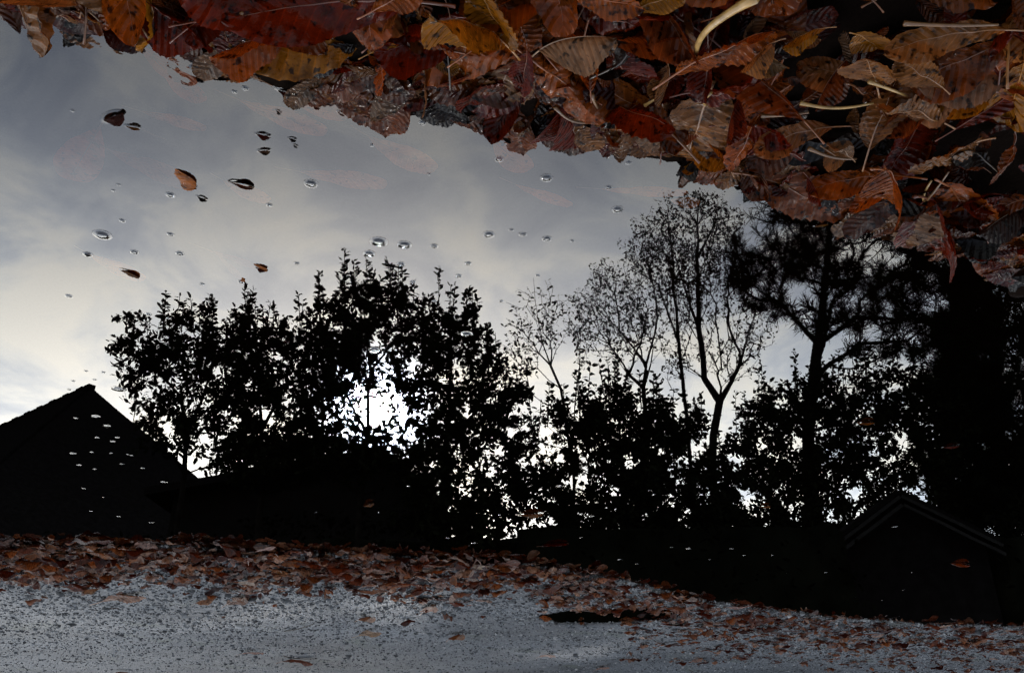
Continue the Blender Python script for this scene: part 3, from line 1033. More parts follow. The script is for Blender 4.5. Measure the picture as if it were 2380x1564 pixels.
def leaf_geo(ns, nt_, W, bend, cup, fold, twist, corr, nv=12, seed=0, obov=0.9, end=0.45, tear=0.0):
    """leaf of unit length along +X from stalk end to tip, tt across"""
    r = np.random.default_rng(seed)
    s = np.linspace(0, 1, ns + 1)
    t = np.linspace(-1, 1, 2 * nt_ + 1)
    S, T = np.meshgrid(s, t, indexing='ij')
    sm = obov / (obov + end)
    w = (s ** obov) * (1 - s) ** end / (sm ** obov * (1 - sm) ** end)
    w = np.maximum(w, 0.012)
    teeth = 1 + 0.02 * (1 - 2 * np.mod(S * nv * 2 - 0.2, 1.0)) * (np.abs(T) > 0.99)
    asym = 1 + 0.10 * r.normal() * np.sign(T)
    Wd = W * w[:, None] * teeth * asym
    if tear > 0:
        for _ in range(2):
            c, q = r.uniform(.3, .85), r.choice([-1, 1])
            Wd = Wd * (1 - tear * np.exp(-((S - c) / .05) ** 2) * ((T * q) > .4))
    X = S - 0.06 * np.abs(T) * W * 2 * (1 - S)
    Yc = T * Wd
    a = np.abs(T)
    Z = np.abs(Yc) * math.tan(fold) + cup * (Yc / max(W, 1e-3)) ** 2 * W
    ph = S * nv - a * 1.7
    Z = Z + corr * (np.abs(np.mod(ph, 1.0) - 0.5) * 2 - 0.5) * np.clip(a * 2.2, 0, 1) * np.clip(w[:, None] * 1.3, 0, 1)
    for _ in range(4):                                   # slow waves of the margin
        kx, pz = r.uniform(4, 13), r.uniform(0, 6.28)
        Z = Z + 0.014 * np.sin(kx * S + pz + 2 * T) * a
    for _ in range(5):                                   # crumpling
        kx, ky, pz = r.normal() * 11, r.normal() * 16, r.uniform(0, 6.28)
        Z = Z + 0.012 * np.sin(kx * S + ky * Yc + pz)
    # twist about the axis, then bend along it
    th = twist * (S - .3)
    Y2 = Yc * np.cos(th) - Z * np.sin(th)
    Z2 = Yc * np.sin(th) + Z * np.cos(th)
    if abs(bend) > 1e-3:
        ang = bend * (X - 0.4)
        R = 1 / bend
        Xb = R * np.sin(ang) - Z2 * np.sin(ang)
        Zb = R * (1 - np.cos(ang)) + Z2 * np.cos(ang)
    else:
        Xb, Zb = X - 0.4, Z2
    V = np.stack([Xb, Y2, Zb], -1)
    mid = V[:, nt_, :].copy()
    ne = 2 * nt_ + 1
    ii = np.arange((ns + 1) * ne).reshape(ns + 1, ne)
    F = np.stack([ii[:-1, :-1].ravel(), ii[1:, :-1].ravel(), ii[1:, 1:].ravel(), ii[:-1, 1:].ravel()], -1)
    uv = np.stack([S, (T + 1) / 2], -1).reshape(-1, 2)
    # midrib and stalk: tapered tube from near the tip past the base
    d0 = mid[0] - mid[2]
    d0 /= np.linalg.norm(d0)
    ext = r.uniform(.1, .32)
    cv = np.array([0, r.normal() * .25, r.uniform(-.1, .45)])
    tail = [mid[0] + d0 * f * ext + cv * (f * ext) ** 2 for f in (1, .75, .5, .25)]
    step = max(1, ns // 12)
    line = np.array(tail + list(mid[:int(ns * .92):step]))
    rad = np.concatenate([[.012, .0095, .0095, .0095], np.linspace(.0095, .002, len(line) - 4)])
    SV, SF = polytube(line, rad, 5)
    return V.reshape(-1, 3), F, uv, SV, SF


VAR = []          # (blade mesh, stalk mesh)
specs = [  # W, bend, cup, fold, twist, corr
    (.19, .5, .15, .10, .2, .014), (.22, -.5, .10, .05, -.3, .016), (.17, .9, .3, .18, .4, .012), (.21, -.9, -.15, .0, .5, .016),
    (.24, .2, .2, .25, .0, .018), (.16, 1.4, .6, .5, .6, .012), (.20, -.2, -.3, -.1, -.6, .016), (.18, .3, .5, .7, .2, .012),
    (.23, -1.2, .1, .1, .3, .015), (.15, .7, 1.6, .6, -.4, .010), (.26, .1, .05, .02, .1, .022), (.20, .0, .0, .0, .0, .006),
    (.14, .4, 2.2, .9, .8, .010), (.22, .6, -.4, -.2, -.2, .018),
]
for i, (W, be, cu, fo, tw, co) in enumerate(specs):
    BV, BF, UV, SV, SF = leaf_geo(54, 5, W, be, cu, fo, tw, co * 1.7, nv=12, seed=100 + i, obov=(0.9 if i % 3 else 0.7),
                                  end=(0.45 if i % 2 else 0.6), tear=(0.5 if i in (1, 6, 13) else 0))
    VAR.append((mesh_from('blade', BV, BF, [M_LEAF], uv=UV), mesh_from('stalk', SV, SF, [M_STALK])))
VARD = []
for i, (W, be, cu, fo, tw, co) in enumerate(specs):
    b = VAR[i][0].copy()
    b.materials[0] = M_DRY
    VARD.append((b, VAR[i][1]))
FLAT, RIDGED, FOLDED, ROLLED, TUBE = 11, 10, 7, 9, 12

LEAVES = []      # records for labels


def put_leaf(p0, p1, roll, var, col, name='fallen_leaf', stalk=True, wide=1.0, dry=False, label=None, group=None, jitter=True, thick=1.0):
    """leaf with its stalk end at p0 and its tip at p1 (world), turned by roll about its length"""
    p0, p1 = np.asarray(p0, float), np.asarray(p1, float)
    ax = p1 - p0
    L = np.linalg.norm(ax)
    x = ax / L
    y = np.cross([0, 0, 1.0], x)
    y /= np.linalg.norm(y)
    z = np.cross(x, y)
    c, s = math.cos(roll), math.sin(roll)
    y2, z2 = y * c + z * s, z * c - y * s
    R = Matrix(((x[0], y2[0], z2[0]), (x[1], y2[1], z2[1]), (x[2], y2[2], z2[2]))).to_4x4()
    o = obj(name, (VARD if dry else VAR)[var][0])
    pc_ = p0 + ax * 0.4
    o.matrix_world = Matrix.Translation(tuple(pc_)) @ R @ Matrix.Diagonal((L, L * wide, L * thick, 1.0))
    base = np.array(PAL[col] if isinstance(col, str) else col)
    if jitter:
        base = base * rng.uniform(.75, 1.3) * np.array([1, rng.uniform(.9, 1.1), rng.uniform(.85, 1.15)])
    o.color = tuple(np.clip(base, 0, 1)) + (1.0,)
    if stalk:
        st = obj('stalk', VAR[var][1], o)
        st.color = tuple(np.clip(base * 1.2 + np.array([.022, .011, .002]), 0, 1)) + (1.0,)
    tag(o, label, 'leaf', group)
    LEAVES.append(dict(o=o, p=pc_, L=L, col=col if isinstance(col, str) else '', label=label))
    return o


def hero(u0, v0, u1, v1, z0, z1, roll, var, col, label, wide=1.0, name='fallen_leaf', stalk=True, group='leaves on the near bank', dry=False, thick=1.0):
    return put_leaf(ground(u0, v0, z0), ground(u1, v1, z1), roll, var, col, name, stalk, wide, dry, label, group, jitter=False, thick=thick)


# under-layer of the near bank: too many to pick apart
LOW = [leaf_geo(14, 2, *sp, nv=12, seed=200 + i) for i, sp in enumerate(specs[:8])]


def litter(name, P, yaw, tilt, roll, L, cols, mat, label):
    VV, FF, UU, CC = [], [], [], []
    n0 = 0
    for i in range(len(P)):
        BV, BF, UV, SV, SF = LOW[i % len(LOW)]
        M = np.array(Matrix.Rotation(yaw[i], 3, 'Z') @ Matrix.Rotation(tilt[i], 3, 'Y') @ Matrix.Rotation(roll[i], 3, 'X'))
        v = (BV @ M.T) * L[i] + P[i]
        VV.append(v); FF.append(BF + n0); UU.append(UV); CC.append(np.repeat(cols[i][None], len(v), 0))
        n0 += len(v)
    o = obj(name, mesh_from(name, np.concatenate(VV), np.concatenate(FF), [mat], uv=np.concatenate(UU), attr=np.concatenate(CC)))
    tag(o, label, 'leaves', kind='stuff')
    return o


def pile(x, y):
    d = np.maximum(y_near(x) - y, -0.05)
    return 0.004 + 0.050 * (1 - np.exp(-np.maximum(d, 0) / 0.13))


nb = 1100
xs = rng.uniform(-1.9, 1.3, nb)
ys = y_near(xs) - 0.004 - rng.uniform(0, 1, nb) ** 1.2 * 0.75
P = np.stack([xs, ys, pile(xs, ys) * rng.uniform(0.05, 0.62, nb) + 0.0], -1)
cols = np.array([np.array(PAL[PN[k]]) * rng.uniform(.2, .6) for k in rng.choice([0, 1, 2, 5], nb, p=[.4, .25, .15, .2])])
litter('leaf_litter', P, rng.uniform(0, 6.28, nb), rng.normal(0, .16, nb), rng.normal(0, .22, nb), rng.uniform(.045, .10, nb), cols, M_LITTER,
       'under-layer of dark wet leaves packed beneath the near bank')

nf_ = 620
xs = rng.uniform(-1.5, 1.1, nf_)
ys = y_near(xs) + 0.006 - rng.uniform(0, 1, nf_) ** 1.4 * 0.6
P = np.stack([xs, ys, pile(xs, ys) * rng.uniform(0.5, 0.98, nf_)], -1)
cols = np.array([np.array(PAL[PN[k]]) * rng.uniform(.5, 1.2) for k in rng.choice(7, nf_, p=[.25, .2, .15, .08, .12, .1, .1])])
litter('leaf_fragments', P, rng.uniform(0, 6.28, nf_), rng.normal(0, .4, nf_), rng.normal(0, .6, nf_), rng.uniform(.012, .04, nf_), cols, M_LITTER,
       'broken wet leaf bits strewn over the near bank')
LOW_KEEP = LOW
LOW = [leaf_geo(40, 3, W_, 0.05, .05, .02, .05, .028, nv=12, seed=260 + i_) for i_, W_ in enumerate((.24, .2, .27))]
ns_ = 230
xs = rng.uniform(-1.3, 0.95, ns_)
ys = y_near(xs) + rng.uniform(-.05, .022, ns_)
P = np.stack([xs, ys, np.maximum(rng.uniform(-.0012, .0025, ns_), height(xs, ys) + rng.uniform(.001, .006, ns_))], -1)
cols = np.array([np.array(PAL[PN[k]]) * rng.uniform(.5, 1.0) for k in rng.choice(7, ns_, p=[.2, .3, .1, .0, .2, .1, .1])])
litter('soaked_leaves', P, rng.uniform(0, 6.28, ns_), rng.normal(0, .03, ns_), rng.normal(0, .05, ns_), rng.uniform(.04, .08, ns_), cols, M_SOAK,
       'soaked shiny leaves awash along the near waterline')
LOW = LOW_KEEP

# leaves one can point at, stalk end and tip taken from the photograph
H = hero
H(960, -10, 520, 28, .045, .05, .45, 2, 'dark red-brown', 'largest dark red leaf at the top edge, left of centre', 1.0)
H(1010, 45, 560, 92, .012, .010, -.25, 2, 'ochre', 'yellow-rimmed leaf lying under the large dark red leaf', .8)
H(1180, 90, 1000, 18, .050, .075, -.75, 7, 'ochre', 'folded yellow-ochre leaf standing up at the top centre', 1.5)
H(1110, -30, 1178, 88, .075, .050, .6, 4, 'ochre', 'ochre leaf half propped against the folded yellow leaf', 1.2)
H(1248, 108, 1420, 60, .055, .085, 1.25, 9, 'pale grey-brown', 'narrow pale curled leaf seen edge-on at the top centre', .9)
H(1206, 112, 880, 142, .020, .006, .22, 3, 'orange-brown', 'long dark orange leaf with arching midrib above the puddle edge', 1.1)
H(1212, 112, 1128, 252, .012, .003, .03, 10, 'pale grey-brown', 'broad ridged shiny leaf with straight midrib dipping into the water', 1.25)
H(1222, 128, 1402, 262, .030, .016, -.45, 13, 'orange-brown', 'dark orange leaf pointing right beside the broad ridged leaf', .95)
H(1160, 140, 1080, 262, .0, .006, .8, 12, 'dark red-brown', 'small curled red-brown leaf at the waterline left of the ridged leaf', .9)
H(985, 150, 992, 246, .010, .001, .5, 7, 'pale grey-brown', 'small folded leaf pointing straight down into the water', .9)
H(1010, 160, 1045, 215, .0015, .0015, .1, 10, 'pale grey-brown', 'half-drowned ridged leaf between two leaves at the waterline', 1.2)
H(700, 120, 765, 205, .004, .001, .1, 10, 'pale grey-brown', 'half-drowned ridged leaf with dark midrib at the left waterline', 1.3)
H(800, 95, 600, 130, .004, .002, .1, 10, 'brown', 'flat soaked leaf lying in the shallows below the yellow-rimmed leaf', 1.1)
H(610, 190, 470, 145, .001, .003, -.1, 10, 'tan', 'soaked tan leaf lying flush with the water at the left', .9)
H(370, 50, 398, 100, .012, .001, .9, 12, 'blackish', 'small dark rolled leaf poking into the water at upper left', .7)
H(150, 30, 400, 70, .004, .003, .1, 10, 'brown', 'shiny brown leaf at the top left corner of the water', 1.0)
H(120, 20, 225, 100, .006, -.006, .1, 11, 'tan', 'pale tan leaf sliding under water in the top left corner', 1.2)
H(1310, 250, 1352, 336, .014, .003, 1.0, 12, 'dark red-brown', 'dark rolled leaf lying across the waterline right of centre', .8)
H(1440, 330, 1402, 308, .004, .010, .7, 9, 'brown', 'little curled leaf at the waterline beside the dark rolled leaf', 1.1)
H(1540, 235, 1555, 345, .024, .010, -.2, 10, 'pale grey-brown', 'pale ridged leaf, left one of a pair at the waterline', 1.35)
H(1650, 215, 1595, 365, .034, .010, .15, 10, 'tan', 'tan ridged leaf with long pale stalk, right one of the pair', 1.3)
H(1560, 150, 1548, 235, .035, .030, 1.2, 9, 'tan', 'arched pale leaf rim above the pair of ridged leaves', .9)
H(1575, 160, 1800, 62, .055, .075, .35, 4, 'orange-brown', 'very large dark orange leaf at the upper right', 1.15)
H(1590, 235, 1800, 200, .045, .050, .25, 8, 'dark red-brown', 'large dark red leaf below the very large orange one', 1.2)
H(1915, 60, 1815, 105, .075, .070, -.4, 7, 'ochre', 'small ochre folded leaf lying on the very large orange leaf', .9)
H(1800, 90, 1725, 160, .080, .070, -.3, 7, 'tan', 'pale folded leaf with ribbed side on the very large orange leaf', 1.0)
H(1990, 75, 2040, 110, .075, .060, .2, 4, 'ochre', 'short ochre leaf tip at upper right', 1.3)
H(2040, 195, 2010, 130, .060, .075, -.5, 4, 'tan', 'glossy pale leaf standing up at the right, catching the light', 1.6)
H(2190, 205, 2085, 135, .070, .055, -.2, 10, 'tan', 'ridged brown leaf with thin stalk near the right margin', 1.35)
H(2330, 60, 2040, 110, .075, .070, .4, 2, 'tan', 'long tan leaf slanting across the upper right', .9)
H(2350, 100, 2080, 200, .060, .050, .5, 8, 'brown', 'brown leaf under the long tan leaf at the right margin', 1.0)
H(2190, 280, 2060, 240, .055, .060, -.3, 13, 'tan', 'crumpled tan leaf near the right margin, above the dark hollow', 1.3)
H(2280, 330, 2120, 400, .055, .035, -.3, 10, 'tan', 'ridged tan leaf at the right margin below the dark hollow', 1.2)
H(1915, 345, 1960, 375, .045, .040, -.6, 4, 'tan', 'small torn pale leaf end, lower right bank', 1.8)
H(1980, 365, 1940, 340, .050, .060, -.4, 13, 'pale grey-brown', 'small pale leaf flap beside the torn leaf end', 1.2)
H(2060, 380, 2100, 460, .055, .030, .8, 7, 'orange-brown', 'upright folded orange leaf at the lower right bank', 1.2)
H(1640, 375, 1585, 395, .006, .004, .9, 9, 'ochre', 'curled ochre leaf floating free at the tip of the bank', 1.3)
H(1820, 350, 1700, 330, .030, .022, .3, 3, 'dark red-brown', 'dark ridged leaf low on the bank behind the curled ochre leaf', 1.0)
H(2100, 400, 1870, 430, .030, .014, .5, 2, 'orange-brown', 'long ribbed orange leaf trailing to the water at lower right', .9)
H(1750, 410, 1990, 490, .012, .004, -.2, 10, 'brown', 'shiny ribbed brown leaf half in the water at lower right', .8)
H(2200, 420, 2260, 500, .030, .010, .4, 4, 'orange-brown', 'orange leaf pair at the right margin by the water', 1.2)
H(2120, 470, 2105, 565, .010, .003, .3, 10, 'pale grey-brown', 'pale crumpled leaf at the end of the bank by the water', 1.5)
H(2160, 440, 2205, 560, .020, -.006, .6, 7, 'dark red-brown', 'dark red leaf dipping under water at the right margin', 1.2)
H(1340, 30, 1560, 80, .055, .045, .3, 8, 'dark red-brown', 'dark leaf in shadow under the narrow pale curled leaf', 1.2)
H(1420, 130, 1500, 215, .040, .028, .3, 3, 'dark red-brown', 'dark red leaf between the orange leaf and the arched rim', 1.4)
H(1330, -20, 1500, 20, .075, .080, .2, 4, 'orange-brown', 'striped ochre-brown leaf at the top edge right of centre', 1.2)
H(1480, 20, 1600, -20, .070, .075, -.3, 0, 'ochre', 'yellowish leaf at the top edge with ribbed margin', 1.2)
H(820, 0, 700, 70, .050, .030, .3, 6, 'brown', 'ribbed brown leaf tip left of the folded yellow leaf', 1.2)
H(870, 20, 990, -30, .06, .07, -.3, 2, 'orange-brown', 'orange leaf at the top edge beside the largest dark red leaf', 1.3)

HEROES = [dict(l) for l in LEAVES]

# the rest of the top layer
n_top = 190
k = 0
tries = 0
cand = []
while k < n_top and tries < 5000:
    tries += 1
    u = rng.uniform(-60, 2440)
    vmax = np.interp(u, NEAR_PX[:, 0], NEAR_PX[:, 1])
    v = rng.uniform(-140, vmax - 4)
    if rng.uniform() > (0.55 if u < 1200 else 1.0):
        continue
    d = (vmax - v) / 200.0
    p = ground(u, v, 0.03)
    zt = float(pile(p[0], p[1]))
    p = ground(u, v, zt * 0.8)
    if any(np.hypot(*(p[:2] - h['p'][:2])) < 0.028 for h in HEROES[:44]):
        continue
    L = (rng.uniform(.035, .085) if rng.uniform() < .75 else rng.uniform(.085, .12)) * (1.0 if d > .25 else .7)
    yaw = rng.uniform(0, 6.28)
    edge = d < 0.22
    tl = rng.normal(0, .07 if edge else .30)
    z = max(0.002, zt * rng.uniform(.55, 1.1)) if not edge else rng.uniform(0.0005, 0.006)
    dv = np.array([math.cos(yaw) * math.cos(tl), math.sin(yaw) * math.cos(tl), math.sin(tl)]) * L
    c = np.array([p[0], p[1], z])
    col = rng.choice(PN, p=[.30, .24, .22, .07, .08, .05, .04] if not edge else [.15, .2, .1, .05, .2, .05, .25])
    var = int(rng.choice([0, 1, 2, 3, 4, 5, 6, 7, 8, 9, 13])) if not edge else int(rng.choice([10, 10, 0, 1, 6, 9]))
    put_leaf(c - dv * .4, c + dv * .6, rng.normal(0, .12 if edge else .55), var, str(col), wide=rng.uniform(.7, 1.2), group='leaves on the near bank')
    k += 1

# leaves under the water
SUNK = [(255, 350, 455, 436, -.032, .003, 'tan', 1.1, 'pale sunken leaf whose tip just breaks the water at left'),
        (210, 592, 335, 652, -.006, -.001, 'ochre', 1.3, 'golden leaf lying just under the surface, centre just dry, at left'),
        (480, 580, 622, 630, -.030, .003, 'tan', .6, 'sunken leaf with a dark upturned tip above the water, left of centre'),
        (505, 590, 568, 656, -.020, .002, 'tan', .6, 'thin sunken leaf with its tip at the surface just above the bushes'),
        (520, 420, 625, 470, -.004, -.008, 'pale grey-brown', 1.2, 'sunken pale leaf beneath a floating curl, left of centre'),
        (1150, 330, 1225, 400, -.006, -.016, 'tan', 1.4, 'pale leaf sunk point-first below the bank at centre'),
        (380, 160, 470, 240, -.010, -.028, 'brown', 1.3, 'pinkish sunken leaf below the bank at upper left'),
        (560, 235, 760, 310, -.02, -.03, 'pale grey-brown', .9, 'long pale sunken leaf at left, below the drifting crumbs'),
        (650, 215, 810, 275, -.008, -.014, 'tan', 1.0, 'tan sunken leaf just off the bank, left of centre'),
        (230, 300, 160, 420, -.03, -.034, 'brown', .9, 'wide dim sunken leaf near the left margin'),
        (330, 260, 480, 300, -.025, -.03, 'pale grey-brown', .8, 'dim sunken leaf right of the two floating curls'),
        (1250, 300, 1330, 305, -.003, -.012, 'tan', 1.4, 'brownish leaf sunk right at the bank edge, right of centre'),
        (1560, 465, 1625, 475, -.003, -.005, 'tan', 1.6, 'rounded tan leaf under the tips of the tallest bare tree'),
        (1400, 440, 1600, 450, -.02, -.02, 'tan', .5, 'narrow sunken leaf at centre right'),
        (860, 320, 1010, 400, -.034, -.038, 'pale grey-brown', 1.1, 'dim sunken leaf in the middle of the open water'),
        (700, 400, 900, 430, -.034, -.036, 'pale grey-brown', .9, 'dim sunken leaf left of the middle of the open water'),
        (1200, 430, 1330, 480, -.03, -.034, 'tan', .6, 'narrow dim sunken leaf right of the middle of the open water'),
        (330, 110, 430, 190, -.028, -.034, 'brown', 1.4, 'dark broad sunken leaf near the upper left bank')]
for (u0, v0, u1, v1, z0, z1, c, wd, lab) in SUNK:
    for zi in (0, 1):
        q = ground((u0, u1)[zi], (v0, v1)[zi])
        zz_ = min(float(height(q[0], q[1])) + .009, -.0025)
        if zi == 0:
            z0 = max(z0, zz_)
        else:
            z1 = max(z1, zz_)
    hero(u0, v0, u1, v1, z0, z1, 0.05, 11, c, lab, wd, name='sunken_leaf', group='leaves sunk in the puddle', thick=.3)
    LEAVES[-1]['o'].color = tuple(np.array(PAL[c]) * np.array([5.5, 4.6, 4.4]) * (.35 if z1 > 0 else 1.0)) + (1.0,)

# curls and crumbs of leaf floating on the water
FLOAT = [(236, 284, 292, 258, 12, 'dark red-brown', 'floating dark curled leaf, larger of two at the left'),
         (288, 292, 332, 302, 9, 'ochre', 'floating pale curled leaf, smaller of two at the left'),
         (442, 158, 560, 184, 9, 'blackish', 'long black rolled leaf floating off the upper left bank'),
         (450, 168, 480, 195, 12, 'blackish', 'small black curl floating under the long rolled leaf'),
         (640, 208, 700, 226, 12, 'dark red-brown', 'slim floating curl left of centre, near the bank'),
         (722, 242, 748, 254, 12, 'dark red-brown', 'short dark floating curl left of centre'),
         (782, 258, 804, 272, 9, 'brown', 'small brown floating curl right of the short dark one'),
         (640, 255, 656, 268, 12, 'blackish', 'black crumb floating below the slim curl'),
         (590, 310, 634, 320, 12, 'dark red-brown', 'floating slim brown curl in open water at left'),
         (532, 422, 598, 440, 9, 'brown', 'floating brown curl above the sunken pale leaf'),
         (430, 432, 462, 440, 9, 'orange-brown', 'orange curl at the tip of the long sunken leaf'),
         (455, 455, 486, 468, 12, 'blackish', 'black and white curl floating beside the orange curl'),
         (668, 320, 692, 328, 12, 'blackish', 'tiny dark floating curl, upper one of a pair'),
         (680, 336, 694, 344, 12, 'blackish', 'tiny dark floating curl, lower one of a pair'),
         (596, 352, 632, 350, 12, 'pale grey-brown', 'thin pale floating curl in open water at left'),
         (1162, 310, 1190, 336, 9, 'blackish', 'black curl floating above the pale leaf sunk at centre'),
         (278, 626, 330, 650, 4, 'ochre', 'golden leaf middle standing dry in the water at left'),
         (194, 590, 212, 594, 12, 'blackish', 'dark crumb at the end of the golden leaf'),
         (592, 620, 622, 632, 12, 'dark red-brown', 'dark leaf tip standing out of the water left of centre'),
         (842, 1176, 874, 1166, 9, 'tan', 'pale floating leaf in the black reflection left of centre'),
         (1200, 1196, 1272, 1192, 9, 'tan', 'pinkish floating leaf above the bright gap'),
         (1985, 984, 2040, 980, 9, 'ochre', 'ochre leaf floating in the dark at right'),
         (1760, 1178, 1796, 1174, 9, 'ochre', 'slim ochre leaf floating in the dark right of centre'),
         (2188, 1040, 2236, 1034, 9, 'dark red-brown', 'red leaf floating at the right margin'),
         (2205, 1308, 2260, 1312, 9, 'orange-brown', 'orange leaf floating at the lower right margin'),
         (1890, 528, 1930, 520, 4, 'ochre', 'ochre leaf floating among the pine boughs'),
         (1935, 560, 1958, 545, 9, 'tan', 'small tan leaf floating among the pine boughs'),
         (2196, 585, 2216, 575, 9, 'tan', 'small tan leaf floating near the right margin'),
         (1340, 815, 1364, 816, 12, 'blackish', 'dark oval crumb floating among the bare twigs'),
         (1700, 432, 1730, 436, 12, 'blackish', 'dark sliver floating beside the tallest bare tree'),
         (1110, 1290, 1160, 1284, 9, 'brown', 'brown leaf floating at the far waterline'),
         (600, 1290, 655, 1276, 9, 'orange-brown', 'orange leaf at the far waterline left of centre'),
         (1250, 1270, 1330, 1262, 4, 'dark red-brown', 'dark red leaf just under the bright gap'),
         (660, 795, 676, 792, 9, 'dark red-brown', 'small red crumb floating among the shrub tops')]
ring_cache = {}


def ring_mesh():
    V, F = [], []
    n = 20
    prof = [(0.80, .030), (0.90, .028), (1.0, .018), (1.12, .008), (1.3, .002)]
    for a in range(n):
        th = a * 2 * math.pi / n
        for (rr2, z) in prof:
            V.append((rr2 * math.cos(th), rr2 * math.sin(th) * .55, z))
    m = len(prof)
    for a in range(n):
        for j in range(m - 1):
            F.append((a * m + j, a * m + j + 1, ((a + 1) % n) * m + j + 1, ((a + 1) % n) * m + j))
    return mesh_from('water_rim', V, F, [M_WATER])


RING = ring_mesh()
for (u0, v0, u1, v1, var, c, lab) in FLOAT:
    cu_, cv_ = (u0 + u1) / 2, (v0 + v1) / 2
    u0, u1, v0, v1 = cu_ + (u0 - cu_) * .78, cu_ + (u1 - cu_) * .78, cv_ + (v0 - cv_) * .78, cv_ + (v1 - cv_) * .78
    o = hero(u0, v0, u1, v1, .0005, .0015, rng.uniform(-.3, .3), var, c, lab, 1.0, name='floating_leaf', stalk=False, group='leaf curls floating on the puddle', thick=.4)
    o.color = tuple(np.array(o.color[:3]) * .5) + (1.0,)
    rg = obj('water_rim', RING, o)
    rg.matrix_parent_inverse = Matrix.Identity(4)
    L = LEAVES[-1]['L']
    ax = (o.matrix_world.to_3x3() @ Vector((1, 0, 0)))
    yaw = math.atan2(ax.y, ax.x)
    rg.matrix_world = Matrix.Translation((o.location.x, o.location.y, 0.0003)) @ Matrix.Rotation(yaw, 4, 'Z') @ Matrix.Diagonal((L * .46, L * .36, L * .3, 1))

# loose long stalks
STALKS = [(1756, -6, 1618, 124, .10, .070, .0030, 'longest pale yellow leaf stalk slanting across the upper right'),
          (1650, 216, 1640, 245, .05, .035, .0016, 'short pale stalk of the ridged pair'),
          (1860, 240, 2030, 240, .060, .058, .0014, 'level pale stalk across the dark hollow at right'),
          (2020, 190, 2110, 225, .066, .055, .0014, 'thin stalk beside the glossy pale leaf'),
          (1880, 345, 1990, 370, .05, .046, .0016, 'brown stalk crossing the torn leaf end'),
          (2150, 470, 2165, 420, .024, .034, .0016, 'upright pale stalk of a forked pair at lower right'),
          (2150, 470, 2205, 400, .024, .040, .0014, 'slanting stalk of a forked pair at lower right'),
          (1290, 250, 1390, 285, .020, .014, .0014, 'thin orange stalk by the dark rolled leaf'),
          (1375, 220, 1440, 285, .034, .014, .0016, 'straight stalk pointing at the waterline right of centre'),
          (1440, 290, 1462, 262, .012, .022, .0014, 'short pale stalk sticking up at the waterline'),
          (1500, 245, 1528, 228, .03, .036, .0014, 'bent stalk beside the pale ridged leaf'),
          (1770, 270, 1880, 262, .052, .058, .0014, 'brown level stalk low in the dark hollow'),
          (2100, 55, 2320, 58, .085, .085, .0014, 'thin straight stalk high at the right margin'),
          (560, 30, 620, 70, .06, .045, .0012, 'hair-thin stalk on the largest dark red leaf'),
          (330, 300, 410, 330, -.012, -.02, .0009, 'hair-thin sunken stalk beside the floating curls')]
for (u0, v0, u1, v1, z0, z1, rd, lab) in STALKS:
    a, b = ground(u0, v0, z0), ground(u1, v1, z1)
    L = np.linalg.norm(b - a)
    sd_ = np.cross(b - a, [0, 0, 1.0])
    sd_ /= np.linalg.norm(sd_)
    amp = rng.normal() * .05
    line = [a + (b - a) * f + sd_ * L * amp * math.sin(math.pi * f) + np.array([0, 0, L * .05 * math.sin(math.pi * f)]) for f in np.linspace(0, 1, 12)]
    V, F = polytube(np.array(line) - a, rd * np.concatenate([[1.5, 1.2], np.linspace(1, .65, 10)]), 6)
    o = obj('leaf_stalk', mesh_from('leaf_stalk', V, F, [M_STALK]))
    o.location = tuple(a)
    o.color = (0.26, 0.15, 0.045, 1) if 'pale' in lab else (0.09, 0.04, 0.012, 1)
    tag(o, lab, 'stalk', 'loose leaf stalks')

# ------------------------------------------------------------------ far bank leaves
PALF = [np.array(c) for c in ((.060, .020, .011), (.12, .066, .048), (.045, .011, .004), (.026, .005, .002), (.16, .105, .080), (.10, .036, .012))]


def far_sample(n, r):
    out = []
    while len(out) < n:
        u = r.uniform(-650, 2900)
        e = np.interp(u, FAR_PX[:, 0], FAR_PX[:, 1])
        if u < 500:
            wband = 66
        elif u < 1250:
            wband = 66 + 14 * math.sin(u / 70.)
        else:
            wband = 78
        dv = abs(r.normal(0, .55)) * wband if r.uniform() < .8 else r.uniform(-14, wband * 1.25)
        v = e + 2 + dv
        if u > 1450 and r.uniform() < .45:
            # streaky drifts on the right
            v = r.choice([1452, 1478, 1500, 1522, 1545, 1470]) + (u - 1850) * .045 + r.normal() * 8
            if u < 1900 and v > 1530:
                continue
        if u > 1500 and v < e - 5:
            continue
        if ((u - 1412) / 150) ** 2 + ((v - 1433) / 15) ** 2 < 1:
            continue
        out.append((u, v))
    return np.array(out)


fs = far_sample(2900, np.random.default_rng(77))
fs = fs[np.argsort(fs[:, 1])]
gf = ground(fs[:, 0], fs[:, 1], 0.008)
in_view = (fs[:, 0] > 60) & (fs[:, 0] < 2320)
pick = np.where(in_view)[0]
pick = rng.permutation(pick)[:95]
indiv = np.zeros(len(fs), bool)
indiv[pick] = True
rest = gf[~indiv]
nr = len(rest)
zz = height(rest[:, 0], rest[:, 1])
rest = rest.copy()
rest[:, 2] = np.maximum(zz, -0.001) + rng.uniform(.003, .016, nr)
cols = np.array([PALF[i] * rng.uniform(.5, 1.25) for i in rng.integers(0, len(PALF), nr)])
litter('leaf_litter', rest, rng.uniform(0, 6.28, nr), rng.normal(0, .07, nr), rng.normal(0, .12, nr), rng.uniform(.03, .09, nr), cols, M_DRYL,
       'drift of small brown leaves along the far edge of the puddle')
